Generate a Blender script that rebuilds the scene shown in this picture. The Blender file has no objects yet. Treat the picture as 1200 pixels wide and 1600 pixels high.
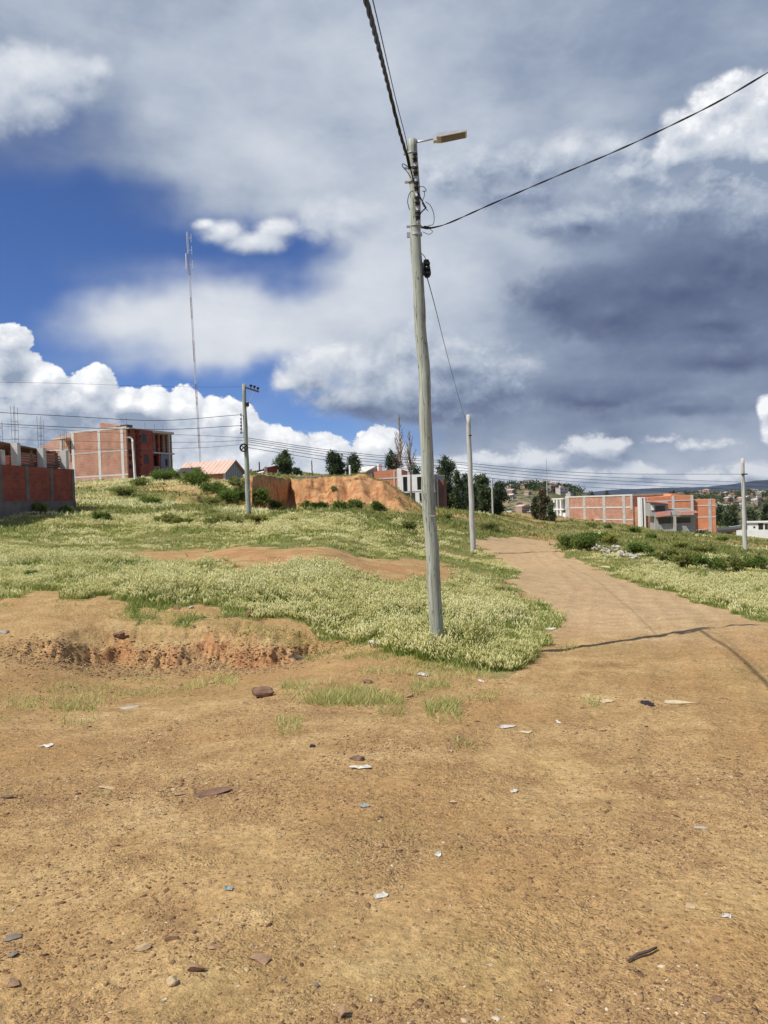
import bpy, math, random
import numpy as np
from mathutils import Vector, Matrix
random.seed(11); RNG = np.random.RandomState(11)
R = math.radians
scn = bpy.context.scene
COL = scn.collection
# ------------------------------------------------------------------ camera
EYE = Vector((0.0, 0.0, 1.7))
PITCH = -math.atan(15/1200); ROLL = math.atan(0.035)
_f = Vector((0, math.cos(PITCH), math.sin(PITCH)))
_r0 = Vector((1, 0, 0)); _u0 = _r0.cross(_f)
_r = _r0*math.cos(ROLL) - _u0*math.sin(ROLL)
_u = _u0*math.cos(ROLL) + _r0*math.sin(ROLL)
cam_d = bpy.data.cameras.new('camera'); cam = bpy.data.objects.new('camera', cam_d); COL.objects.link(cam)
cam_d.sensor_fit = 'HORIZONTAL'; cam_d.sensor_width = 36; cam_d.lens = 36
cam_d.clip_start = 0.05; cam_d.clip_end = 40000
m3 = Matrix((_r, _u, -_f)).transposed()
cam.matrix_world = Matrix.Translation(EYE) @ m3.to_4x4()
scn.camera = cam
def ray(px, py):
    return _f + _r*((px-600)/1200) - _u*((py-800)/1200)
def P(px, py, d):
    v = ray(px, py); return EYE + v*(d/v.y)
def pix(x, y, z):          # world -> photograph pixel (numpy ok)
    X = x-EYE.x; Y = y-EYE.y; Z = z-EYE.z
    b = X*_f.x+Y*_f.y+Z*_f.z
    b = np.where(np.abs(b) < 1e-3, 1e-3, b)
    return 600+1200*(X*_r.x+Y*_r.y+Z*_r.z)/b, 800-1200*(X*_u.x+Y*_u.y+Z*_u.z)/b
# ------------------------------------------------------------------ exposure
scn.view_settings.view_transform = 'Standard'; scn.view_settings.look = 'None'
scn.view_settings.gamma = 1; scn.view_settings.exposure = 0.16
# ------------------------------------------------------------------ sun
SUN_EL = R(53); _sd = Vector((-5.5, -2.7, 0)).normalized()
SUN = Vector((_sd.x*math.cos(SUN_EL), _sd.y*math.cos(SUN_EL), math.sin(SUN_EL)))
sl = bpy.data.lights.new('sun', 'SUN'); sl.energy = 4.6; sl.angle = R(0.5); sl.color = (1.0, 0.95, 0.86)
so = bpy.data.objects.new('sun', sl); COL.objects.link(so)
so.rotation_euler = SUN.to_track_quat('Z', 'Y').to_euler(); so.location = (-20, -10, 40)
# ------------------------------------------------------------------ node helper
class NT:
    def __init__(s, tree): s.t = tree; s.n = tree.nodes; s.l = tree.links
    def new(s, typ, ins=None, **kw):
        n = s.n.new(typ)
        for k, v in kw.items(): setattr(n, k, v)
        if ins:
            for k, v in ins.items(): s.put(n.inputs[k], v)
        return n
    def put(s, sock, v):
        if isinstance(v, bpy.types.NodeSocket): s.l.new(v, sock)
        else: sock.default_value = v
    def math(s, op, a, b=None, c=None, clamp=False):
        n = s.n.new('ShaderNodeMath'); n.operation = op; n.use_clamp = clamp
        s.put(n.inputs[0], a)
        if b is not None: s.put(n.inputs[1], b)
        if c is not None: s.put(n.inputs[2], c)
        return n.outputs[0]
    def vmath(s, op, a, b=None, scale=None):
        n = s.n.new('ShaderNodeVectorMath'); n.operation = op
        s.put(n.inputs[0], a)
        if b is not None: s.put(n.inputs[1], b)
        if scale is not None: s.put(n.inputs['Scale'], scale)
        return n.outputs['Value'] if op in ('LENGTH', 'DOT_PRODUCT', 'DISTANCE') else n.outputs[0]
    def ss(s, v, a, b, lo=0.0, hi=1.0, interp='SMOOTHSTEP'):
        n = s.n.new('ShaderNodeMapRange'); n.interpolation_type = interp
        for k, x in zip(('Value', 'From Min', 'From Max', 'To Min', 'To Max'), (v, a, b, lo, hi)): s.put(n.inputs[k], x)
        return n.outputs[0]
    def noise(s, vec, scale, detail=4, rough=.5, col=False, dist=0.0):
        n = s.n.new('ShaderNodeTexNoise'); s.put(n.inputs['Vector'], vec); s.put(n.inputs['Scale'], scale)
        n.inputs['Detail'].default_value = detail; n.inputs['Roughness'].default_value = rough; n.inputs['Distortion'].default_value = dist
        return n.outputs['Color'] if col else n.outputs['Fac']
    def ramp(s, fac, stops, interp='LINEAR'):
        n = s.n.new('ShaderNodeValToRGB'); s.put(n.inputs[0], fac); cr = n.color_ramp; cr.interpolation = interp
        e = cr.elements
        while len(e) > 1: e.remove(e[-1])
        e[0].position = stops[0][0]; e[0].color = (*stops[0][1], 1)
        for p, c in stops[1:]:
            x = e.new(p); x.color = (*c, 1)
        return n.outputs[0]
    def mix(s, f, a, b, typ='MIX'):
        n = s.n.new('ShaderNodeMix'); n.data_type = 'RGBA'; n.blend_type = typ
        s.put(n.inputs[0], f)
        for i, v in ((6, a), (7, b)):
            if isinstance(v, tuple) and len(v) == 3: v = (*v, 1)
            s.put(n.inputs[i], v)
        return n.outputs[2]
# ------------------------------------------------------------------ world
world = bpy.data.worlds.new('World'); scn.world = world; world.use_nodes = True
N = NT(world.node_tree); N.n.clear()
def lin(h):
    h = h.lstrip('#'); o = []
    for i in (0, 2, 4):
        c = int(h[i:i+2], 16)/255; o.append(c/12.92 if c <= .04045 else ((c+.055)/1.055)**2.4)
    return tuple(o)
dirv = N.new('ShaderNodeTexCoord').outputs['Generated']
a = N.vmath('DOT_PRODUCT', dirv, tuple(_r)); b = N.vmath('DOT_PRODUCT', dirv, tuple(_f)); c = N.vmath('DOT_PRODUCT', dirv, tuple(_u))
bb = N.math('MAXIMUM', b, 0.12)
U = N.math('DIVIDE', a, bb); V = N.math('DIVIDE', c, bb)
UV = N.new('ShaderNodeCombineXYZ', {0: U, 1: V}).outputs[0]
sky = N.new('ShaderNodeTexSky', sky_type='NISHITA', sun_disc=False, sun_elevation=SUN_EL,
            sun_rotation=math.atan2(SUN.x, SUN.y), altitude=2700, air_density=1.0, dust_density=0.4, ozone_density=3.0)
blue = N.mix(1.0, sky.outputs[0], (0.050, 0.066, 0.098), 'MULTIPLY')
def px2(px, py): return ((px-600)/1200, (800-py)/1200)
# noise fields on the sky sphere
w1 = N.noise(dirv, 5.0, 4, .55, col=True)
w1 = N.vmath('SUBTRACT', w1, (.5, .5, .5))
Pw = N.vmath('ADD', UV, N.vmath('SCALE', w1, scale=0.11))       # strongly warped (soft sheet)
sep = N.new('ShaderNodeSeparateXYZ', {0: Pw})
uw, vw = sep.outputs[0], sep.outputs[1]
ROWS = [  # photo y : [(x, cover, lightness)]
 (0,   [(0,1,.58),(150,1,.60),(300,1,.63),(450,1,.64),(600,1,.63),(750,1,.60),(900,1,.56),(1050,1,.53),(1200,1,.51)]),
 (90,  [(0,.9,.55),(150,1,.58),(300,1,.64),(450,1,.66),(600,1,.66),(750,1,.61),(900,1,.56),(1050,1,.53),(1200,1,.53)]),
 (180, [(0,.7,.5),(100,.45,.5),(160,.7,.55),(250,1,.64),(450,1,.68),(600,1,.68),(750,1,.67),(900,1,.62),(1050,1,.58),(1200,1,.6)]),
 (250, [(0,.45,.5),(120,.6,.55),(220,.9,.6),(330,1,.66),(450,1,.69),(600,1,.68),(750,1,.68),(900,1,.64),(1050,1,.6),(1200,1,.58)]),
 (320, [(0,.02,.5),(130,.05,.55),(220,.35,.55),(320,.75,.62),(450,1,.68),(600,1,.69),(750,1,.68),(900,1,.6),(1050,1,.5),(1200,1,.48)]),
 (390, [(0,0,.5),(200,0,.5),(300,0,.6),(380,-.0,.6),(450,0,.62),(510,.2,.66),(560,1,.70),(700,1,.68),(800,1,.63),(900,1,.50),(1050,1,.42),(1200,1,.39)]),
 (435, [(0,0,.5),(150,.12,.6),(300,.30,.72),(400,.22,.72),(470,.35,.74),(560,1,.77),(720,1,.69),(820,1,.57),(920,1,.42),(1050,1,.37),(1200,1,.36)]),
 (495, [(0,.15,.6),(100,.5,.72),(200,.9,.77),(400,1,.80),(600,1,.77),(740,1,.64),(860,1,.50),(1000,1,.41),(1100,1,.43),(1200,1,.44)]),
 (550, [(0,.1,.6),(130,.25,.66),(230,.5,.74),(330,.9,.78),(450,.9,.77),(600,.9,.66),(750,1,.58),(900,1,.49),(1050,1,.42),(1200,1,.41)]),
 (600, [(0,.05,.6),(250,.05,.66),(400,.05,.74),(480,.3,.7),(600,.6,.6),(750,1,.52),(900,1,.46),(1050,1,.43),(1200,1,.43)]),
 (660, [(0,.1,.6),(450,.1,.66),(550,.15,.6),(640,.5,.55),(720,1,.53),(900,1,.48),(1050,1,.49),(1200,1,.52)]),
 (715, [(0,.25,.7),(450,.2,.72),(640,.4,.62),(720,1,.62),(900,1,.56),(1050,1,.58),(1200,1,.6)]),
 (775, [(0,.8,.8),(450,.7,.8),(640,.85,.76),(900,1,.70),(1050,1,.68),(1200,1,.68)]),
]
row = None
xf = N.math('ADD', uw, 0.5)
for i, (y, st) in enumerate(ROWS):
    rc = N.ramp(xf, [(x/1200, (cv, L, 0)) for x, cv, L in st], 'EASE')
    if row is None: row = rc
    else: row = N.mix(N.ss(vw, px2(0, ROWS[i-1][0])[1], px2(0, y)[1]), row, rc)
rs = N.new('ShaderNodeSeparateColor', {0: row})
cover, light = rs.outputs[0], rs.outputs[1]
# squeeze elevation a little so that detail flattens toward the horizon as cloud layers do
dz = N.vmath('MULTIPLY', dirv, (1, 1, 1.9))
n1 = N.noise(dz, 4.0, 6, .58); n2 = N.noise(dz, 11.0, 4, .6)
nb = N.math('SUBTRACT', n1, .5)
cover = N.math('ADD', cover, N.math('MULTIPLY', nb, .8))
cover = N.ss(cover, .02, .95)
light = N.math('ADD', N.math('ADD', light, .025), N.math('MULTIPLY', nb, .30))
light = N.math('ADD', light, N.math('MULTIPLY', N.math('SUBTRACT', n2, .5), .17))
CRAMP = [(.25, lin('404c6e')), (.36, lin('556180')), (.45, lin('6a7793')), (.55, lin('8694ab')), (.65, lin('a8b2c2')), (.75, lin('c1c8d3')), (.85, lin('d4d8df')), (.95, lin('f1f3f5')), (1.0, lin('fbfbfb'))]
final = N.mix(cover, blue, N.ramp(light, CRAMP))
def billow_group():
    g = bpy.data.node_groups.new('billow', 'ShaderNodeTree')
    g.interface.new_socket('Dir', in_out='INPUT', socket_type='NodeSocketVector')
    g.interface.new_socket('Big', in_out='OUTPUT', socket_type='NodeSocketFloat')
    g.interface.new_socket('Fine', in_out='OUTPUT', socket_type='NodeSocketFloat')
    G = NT(g); gi = G.n.new('NodeGroupInput'); go = G.n.new('NodeGroupOutput')
    v = G.vmath('MULTIPLY', gi.outputs[0], (1, 1, 1.25))
    big = None; fine = None
    for i, (sc, am) in enumerate(((9, .42), (19, .30), (41, .18), (87, .11), (180, .065), (370, .035))):
        n = G.noise(G.vmath('ADD', v, (3.1*i, 1.7*i, .9*i)), sc, 0)
        t = G.math('MULTIPLY', G.math('ABSOLUTE', G.math('SUBTRACT', n, .5)), am*4.5)
        big = t if big is None else G.math('ADD', big, t)
        if i >= 1: fine = t if fine is None else G.math('ADD', fine, t)
    G.l.new(G.math('SUBTRACT', big, .45), go.inputs[0]); G.l.new(G.math('SUBTRACT', fine, .28), go.inputs[1])
    return g
BG = billow_group()
DEL = (-.0065, .0120)
bA = N.n.new('ShaderNodeGroup'); bA.node_tree = BG
wd = N.vmath('ADD', dirv, N.vmath('SCALE', w1, scale=.02))
N.l.new(wd, bA.inputs[0])
bB = N.n.new('ShaderNodeGroup'); bB.node_tree = BG
N.l.new(N.vmath('ADD', wd, tuple(_r*DEL[0]+_u*DEL[1])), bB.inputs[0])
def dist_group(name, blobs, k):
    g = bpy.data.node_groups.new(name, 'ShaderNodeTree')
    g.interface.new_socket('P', in_out='INPUT', socket_type='NodeSocketVector')
    g.interface.new_socket('D', in_out='OUTPUT', socket_type='NodeSocketFloat')
    G = NT(g); gi = G.n.new('NodeGroupInput'); go = G.n.new('NodeGroupOutput')
    d = None
    for (x, y, rx, ry) in blobs:
        cx, cy = px2(x, y)
        v = G.vmath('MULTIPLY', G.vmath('SUBTRACT', gi.outputs[0], (cx, cy, 0)), (1200/rx, 1200/ry, 0))
        l = G.vmath('LENGTH', v)
        d = l if d is None else G.math('SMOOTH_MIN', d, l, k)
    G.l.new(G.math('SUBTRACT', 1.0, d), go.inputs[0])
    return g
def clouds(final, name, blobs, amp, edge, gain, base, lo, hi, shade=(), k=.35, wisp=.02, fine=1, bump=1.0):
    g = dist_group(name, blobs, k)
    p0 = N.vmath('ADD', UV, N.vmath('SCALE', w1, scale=wisp))
    A = N.new('ShaderNodeGroup'); A.node_tree = g; N.l.new(p0, A.inputs[0])
    B = N.new('ShaderNodeGroup'); B.node_tree = g; N.l.new(N.vmath('ADD', p0, (*DEL, 0)), B.inputs[0])
    eA = N.math('ADD', A.outputs[0], N.math('MULTIPLY', bA.outputs[fine], amp))
    al = N.ss(eA, edge[0], edge[1])
    dd = N.math('ADD', N.math('SUBTRACT', A.outputs[0], B.outputs[0]), N.math('MULTIPLY', N.math('SUBTRACT', bA.outputs[fine], bB.outputs[fine]), bump))
    L = N.math('ADD', base, N.math('MULTIPLY', dd, gain))
    L = N.math('ADD', L, N.math('MULTIPLY', N.math('SUBTRACT', n1, .5), .25))
    for (x, y, rx, ry, amt) in shade:
        cx, cy = px2(x, y)
        v = N.vmath('MULTIPLY', N.vmath('SUBTRACT', Pw3, (cx, cy, 0)), (1200/rx, 1200/ry, 0))
        L = N.math('ADD', L, N.math('MULTIPLY', N.ss(N.vmath('LENGTH', v), 1.0, 0.1), amt))
    L = N.math('MINIMUM', N.math('MAXIMUM', L, lo), hi)
    return N.mix(al, final, N.ramp(L, CRAMP))
Pw3 = N.vmath('ADD', UV, N.vmath('SCALE', w1, scale=.05))

STORM = [(1050,445,150,46),(950,480,110,40),(1180,420,130,60),(870,455,70,34),(1110,500,120,26),(1130,560,150,26),(930,610,150,24),(1080,640,130,18)]
final = clouds(final, 'storm', STORM, .7, (-.25, .8), .10, .385, .30, .55, shade=[(1100,420,90,30,-.04)], wisp=.05, k=.5, fine=0, bump=.6)
BELLY = [(900,345,150,34),(1060,330,170,40),(800,300,120,30),(1190,330,100,50)]
final = clouds(final, 'belly', BELLY, .8, (-.2, .8), .24, .56, .42, .72, wisp=.05, k=.5, fine=0, bump=.6)
SOFT = [(50,112,96,56),(120,122,50,50),(62,168,62,40),(15,140,60,70),(150,110,30,26),
        (345,366,44,22),(400,384,58,22),(318,354,22,10),(440,362,44,20),(540,345,80,44)]
final = clouds(final, 'soft_clouds', SOFT, .42, (-.15, .60), .16, .72, .5, .93,
   shade=[(50,100,100,60,.08),(60,180,90,40,-.06),(130,130,60,40,-.04),(400,375,110,40,.06)], wisp=.04, k=.45, bump=.6)
SOFTR = [(960,232,60,36),(900,236,60,42),(840,262,70,48),(760,262,80,60),(690,270,60,50),(990,270,100,40)]
final = clouds(final, 'soft_clouds_right', SOFTR, .55, (-.2, .95), .22, .67, .5, .85,
   shade=[(900,215,120,30,.08),(820,290,200,50,-.06)], wisp=.03, k=.45, bump=.9)
BRIGHT = [(1075,205,46,40),(1110,165,44,36),(1150,150,50,34),(1195,160,60,50),(1050,248,50,34),(1130,225,90,70),(1200,240,90,60)]
final = clouds(final, 'bright_cloud', BRIGHT, .5, (-.08, .42), .26, .80, .55, .97,
   shade=[(1110,270,170,40,-.18),(1200,260,110,50,-.12),(1120,180,90,60,.06)], wisp=.03, k=.4, bump=.9)
MID = [(445,598,26,20),(478,588,52,40),(520,562,58,42),(575,572,74,54),(630,600,84,54),(690,612,84,48),(560,625,104,32),(760,600,100,70),(700,560,90,50),(640,540,90,44),(660,640,140,30)]
final = clouds(final, 'mid_clouds', MID, .60, (-.08, .62), .17, .655, .42, .88,
   shade=[(500,560,110,50,.12),(600,640,200,32,-.16),(760,620,150,90,-.14),(440,600,40,30,.1)], wisp=.02, k=.4)
LOW = [(760,742,110,26),(835,722,60,20),(780,716,44,16),(690,738,60,20),(925,700,40,20),(962,694,20,14),(880,742,110,20),(1010,738,70,14),(1105,745,90,14),(1180,738,60,14),(1090,698,50,10),(1040,688,30,9),(1000,762,330,12)]
final = clouds(final, 'low_clouds', LOW, 1.9, (-.15, .85), .20, .70, .52, .86,
   shade=[(930,690,60,14,.10),(800,715,160,14,.08),(900,755,400,20,-.02),(1000,720,200,20,-.06)], wisp=.06, k=.5, fine=0, bump=1.0)
EDGE = [(1200,640,16,22),(1205,672,18,26)]
final = clouds(final, 'edge_cloud', EDGE, .7, (-.05, .4), .25, .80, .55, .95, wisp=.02)
CUM = [(18, 531, 37, 27), (5, 581, 67, 45), (62, 596, 39, 32), (146, 604, 40, 35), (110, 641, 92, 48), (198, 634, 39, 32), (240, 634, 34, 35), (286, 636, 35, 37), (335, 651, 42, 34), (372, 664, 37, 35), (60, 670, 200, 60), (240, 688, 170, 66), (400, 706, 110, 44), (512, 705, 38, 30), (595, 700, 40, 38), (560, 740, 130, 34), (100, 740, 340, 60), (320, 740, 200, 60), (700, 745, 60, 20)]
final = clouds(final, 'cumulus', CUM, .50, (-.02, .09), .24, .84, .56, .99,
   shade=[(15,575,46,30,-.30),(60,630,170,22,-.18),(110,655,210,34,-.26),(235,655,80,30,-.22),(20,700,260,60,-.18),(330,690,120,26,-.14),(560,735,160,22,-.12),(590,690,40,30,.05)], wisp=.012, k=.22)
back = N.ss(b, .30, .12)      # away from the photographed part of the sky: broken grey-white cloud
gen = N.mix(N.ss(n1, .40, .58), blue, N.ramp(N.math('ADD', n2, .12), CRAMP))
final = N.mix(back, final, gen)
# below the horizon
final = N.mix(N.ss(N.new('ShaderNodeSeparateXYZ', {0: dirv}).outputs[2], -.01, -.06), final, (.16, .13, .10))
bg = N.new('ShaderNodeBackground', {'Color': final, 'Strength': 1.0})
wo = N.new('ShaderNodeOutputWorld'); N.l.new(bg.outputs[0], wo.inputs[0])
world.cycles.sampling_method = 'MANUAL'; world.cycles.sample_map_resolution = 512
# ------------------------------------------------------------------ numpy noise
_perm = np.random.RandomState(5).rand(256, 256)
def vnoise(x, y):
    x = np.asarray(x, float); y = np.asarray(y, float)
    xi = np.floor(x).astype(int); yi = np.floor(y).astype(int)
    fx = x-xi; fy = y-yi; fx = fx*fx*(3-2*fx); fy = fy*fy*(3-2*fy)
    x0 = xi & 255; x1 = (xi+1) & 255; y0 = yi & 255; y1 = (yi+1) & 255
    return (_perm[y0, x0]*(1-fx)*(1-fy)+_perm[y0, x1]*fx*(1-fy)+_perm[y1, x0]*(1-fx)*fy+_perm[y1, x1]*fx*fy)*2-1
def fbm(x, y, s, o=4, g=.5):
    r = 0; a = 1
    for i in range(o):
        r = r+a*vnoise(x*s+17.3*i, y*s+9.1*i); s *= 2.07; a *= g
    return r
def sstep(x, a, b):
    t = np.clip((x-a)/(b-a), 0, 1); return t*t*(3-2*t)
# ------------------------------------------------------------------ terrain
def bank_line(x):          # the small eroded bank in front of the weeds (y of its foot)
    return np.interp(x, [-9, -6.2, -4.6, -3.0, -1.2, -.3, .4], [11.0, 11.85, 12.3, 12.2, 12.6, 12.7, 12.7]) + .22*fbm(x, x*.3, 1.1, 3)
def bank_h(x):
    return .38*sstep(x, -7.0, -4.6)*(1-sstep(x, -2.0, -.3))
def bank(x, y):
    w = .70+.35*vnoise(x*.9, 3.3)
    g = bank_line(x)+.30*vnoise(x*1.3, y*.5)+.22*vnoise(x*3.1, y*1.4)+.10*vnoise(x*8, y*4)
    n = vnoise(x*1.1+5, y*.6)
    y = y+.06*vnoise(x*19, y*11)+.05*np.abs(vnoise(x*11, y*7))
    return bank_h(x)*((.55+.2*n)*sstep(y, g, g+w*.6)+(.45-.2*n)*sstep(y, g+.25+.3*n, g+w+.55))
def cliff_line(x): return np.interp(x, [-26, -19, -13, -11.4, -9.7, -8.7, -7.4, -6, 0, 4], [66, 67, 66.5, 66.5, 79, 77, 73, 72.0, 67.5, 64])
def cliff_h(x): return np.interp(x, [-30, -24, -17, -14, -12.2, -5, -2.2, 0, 2.2, 4.2], [0, .2, .5, 1.2, 3.0, 3.1, 3.2, 2.7, 1.3, 0])
def cliff(x, y):
    n = fbm(x, y*.25, .30, 3)*1.6 + fbm(x, y*.5, .9, 3)*.8
    w = np.interp(x, [-14, -8, -5, 0], [1.3, 2.0, 4.0, 6.0])
    g = cliff_line(x)-n
    lump = .13*fbm(x, y, .33, 4)*sstep(y, g-1, g+1.5)*(1-sstep(y, g+4, g+9))*sstep(x, -14, -9)
    return cliff_h(x)*(1+lump)*(.8*sstep(y, g, g+w)+.2*sstep(y, g-2.5, g+w*.4))
def steps(x, y): return bank(x, y)+cliff(x, y)
ANCH = []
for xx in (-9, -5, -1.5, 2, 5, 9, 12):
    for yy in (-6, -2, 1, 4, 7, 10, 13): ANCH.append((xx, yy, -.06*yy))
for (px, py, d) in [(100,985,12.6),(300,940,14.9),(80,935,15.0),(300,870,25.6),(300,905,19),(560,985,13.3),(560,890,20.5),(0,900,20),(0,850,34),(150,830,40),(300,830,39),(300,806,47),(450,845,33),(600,850,32),(600,815,46),
    (0,802,44.6),(118,793,50),(60,798,47),(200,791,57),(118,758,96),(205,748,104),(270,747,112),(300,790,62),(388,806,46),(300,754,80),(250,768,74),
    (480,802,64),(560,803,62),(640,803,60),(690,796,90),(730,797,92),(400,800,62),(660,830,50),
    (739,866,44),(690,880,36),(700,930,19),(780,900,24),(800,945,18.5),(870,900,26),(1200,970,14.9),(1000,910,25.9),(870,860,46),(840,843,60),(840,824,85),(840,808,112),(760,803,108),
    (1000,822,120),(1120,826,120),(1200,842,110),(1180,843,94),(1150,838,100),(1164,865,64),(1200,900,32),(1050,880,36),(1050,850,58),(950,872,42),(950,835,80),(1400,900,45),(1400,860,90),(-150,795,60),(-200,850,30),(-200,760,100)]:
    q = P(px, py, d); ANCH.append((q.x, q.y, q.z))
# the plateau above the clay cut
for (px, py, d) in [(420,752,84),(500,749,84),(560,748,82),(600,752,80),(480,748,92),(350,754,92)]:
    q = P(px, py, d); ANCH.append((q.x, q.y, q.z))
A_ = np.array(ANCH); A_[:, 2] -= steps(A_[:, 0], A_[:, 1])
def _map(x, y): return x/np.maximum(y+14, 4)*40, 26*np.log(np.maximum(y+14, 4))
def _K(r2): return r2*np.log(r2+1e-9)*.5
ax, ay = _map(A_[:, 0], A_[:, 1])
n_ = len(A_); K = _K((ax[:, None]-ax)**2+(ay[:, None]-ay)**2)+np.eye(n_)*2.0
Q = np.c_[np.ones(n_), ax, ay]
W_ = np.linalg.solve(np.block([[K, Q], [Q.T, np.zeros((3, 3))]]), np.r_[A_[:, 2], 0, 0, 0])
def far_z(x, y):
    z = -19+1.6*fbm(x, y, .006, 3)
    z = z+30*np.exp(-(((x-104)/78)**2+((y-560)/90)**2))                       # hill with houses behind the trees
    u = x/np.maximum(y, 1)
    z = z+(17*sstep(y, 620, 960)+1.5*fbm(x, y, .01, 3))*sstep(u, .20, .34)        # far side of the valley with the town
    return z
def H(x, y, micro=True):
    x = np.asarray(x, float); y = np.asarray(y, float); sh = np.broadcast(x, y).shape
    x = np.broadcast_to(x, sh).ravel(); y = np.broadcast_to(y, sh).ravel()
    yc = np.minimum(y, 130); xc = np.clip(x, -.75*(yc+10), .75*(yc+10))
    mx, my = _map(xc, yc)
    z = np.zeros_like(mx)
    for i in range(0, len(mx), 40000):
        a_, b_ = mx[i:i+40000], my[i:i+40000]
        z[i:i+40000] = _K((a_[:, None]-ax)**2+(b_[:, None]-ay)**2)@W_[:n_]+W_[n_]+W_[n_+1]*a_+W_[n_+2]*b_
    z = z+steps(x, y)
    t = sstep(y, 126, 230)
    if (t > 0).any(): z = z*(1-t)+far_z(x, y)*t
    if micro:
        d = np.maximum(y, 2)
        xc_ = np.interp(y, [1, 6, 10, 15, 22, 35, 50, 62], [-.3, 1.4, 2.9, 4.4, 6.4, 8.6, 10.3, 11.6])
        for o_ in (-.8, .8, 1.9):
            z = z-.020*np.exp(-((x-xc_-o_-.15*vnoise(y*.3, o_))/.17)**2)*sstep(y, 2.5, 6)*(1-sstep(y, 40, 60))*(.6+.4*vnoise(x*.5, y*.6))
            z = z+.010*np.exp(-((np.abs(x-xc_-o_)-.30)/.10)**2)*sstep(y, 2.5, 6)*(1-sstep(y, 40, 60))
        z = z+.045*fbm(x, y, .35, 3)*sstep(y, 1, 12)+.010*fbm(x, y, 2.3, 3)*(1-sstep(d, 40, 80))+.006*fbm(x, y, 9, 3)*(1-sstep(d, 12, 25))
        z = z+.25*fbm(x, y, .09, 3)*sstep(d, 30, 60)
    return z.reshape(sh)
def Hs(x, y): return float(H(np.array([x]), np.array([y]))[0])
def G(px, py, lo=1.5, hi=140):    # point of the ground seen at a pixel
    v = ray(px, py); t = np.geomspace(lo, hi, 900)
    x = EYE.x+v.x/v.y*t; z = EYE.z+v.z/v.y*t
    k = np.nonzero(z <= H(x, t))[0]
    i = k[0] if len(k) else len(t)-1
    return Vector((x[i], t[i], float(H(x[i:i+1], t[i:i+1])[0])))
def at(px, d, dz=0):                  # on the ground under image column px at depth d
    x = P(px, 800, d).x; return Vector((x, d, Hs(x, d)+dz))
def inpoly(px, py, poly):
    c = np.zeros(np.shape(px), bool); j = len(poly)-1
    for i in range(len(poly)):
        xi, yi = poly[i]; xj, yj = poly[j]
        c ^= ((yi > py) != (yj > py)) & (px < (xj-xi)*(py-yi)/((yj-yi) or 1e-9)+xi); j = i
    return c
# land cover on the ground plane (world polygons, taken once from where things stand)
def wpoly(pts): return [tuple(G(px, py)[:2]) for px, py in pts]
ROADP = [(735,846),(790,839),(868,845),(873,862),(925,884),(985,912),(1060,932),(1130,952),(1200,975),(1420,1040),(1500,1100),(1200,1160),(700,1130),(815,1040),(862,985),(868,960),(815,925),(800,897),(775,870)]
ROADW = wpoly(ROADP)
PL1 = wpoly([(-60,868),(0,866),(60,870),(130,868),(230,874),(330,886),(420,900),(560,902),(700,915),(735,905),(770,915),(815,935),(868,962),(820,990),(815,1035),(780,1056),(700,1050),(640,1030),(600,1014),(560,1006),(450,988),(330,968),(200,958),(120,938),(0,938),(-60,938)])
PL2 = wpoly([(-30,828),(60,812),(150,806),(250,808),(400,818),(520,815),(640,818),(690,828),(688,842),(560,846),(400,840),(200,836),(80,840),(-30,852)])
PL3 = wpoly([(970,905),(1000,893),(1080,898),(1200,912),(1300,930),(1300,990),(1200,965),(1120,945),(1040,925)])
PL4 = wpoly([(-30,858),(0,856),(130,862),(60,868),(-30,866)])
GR1 = wpoly([(-30,812),(118,798),(260,792),(420,800),(660,806),(740,820),(735,845),(775,870),(800,897),(815,925),(735,905),(690,880),(640,876),(560,868),(430,856),(300,858),(180,862),(-30,866)])
GR2 = wpoly([(868,845),(873,862),(925,884),(985,912),(1060,932),(1200,975),(1340,1000),(1340,860),(1200,845),(1100,830),(1000,825),(880,812)])
GR3 = wpoly([(690,800),(760,806),(870,814),(868,843),(790,838),(735,845),(700,835)])
PATH = wpoly([(270,860),(430,864),(560,873),(660,882),(700,886),(715,900),(640,896),(560,890),(430,880),(330,870)])
def soft(poly, x, y, w):          # polygon test with a ragged border
    s = w*np.clip(y/20, .3, 3)
    return inpoly(x+s*fbm(x, y, 1.1, 4), y+1.6*s*fbm(x+50, y, 1.1, 4), poly)
def cover(x, y):
    road = soft(ROADW, x, y, .25)
    pl = soft(PL1, x, y, .75) | soft(PL2, x, y, .9) | soft(PL3, x, y, .5) | soft(PL4, x, y, .3)
    path = soft(PATH, x, y, .35)
    gr = soft(GR1, x, y, .4) | soft(GR2, x, y, .3) | soft(GR3, x, y, .5)
    far = (y > 50)
    pl = pl & ~road & ~path
    gr = (gr | far | pl) & ~road & ~path
    return road, pl, gr, path
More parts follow.
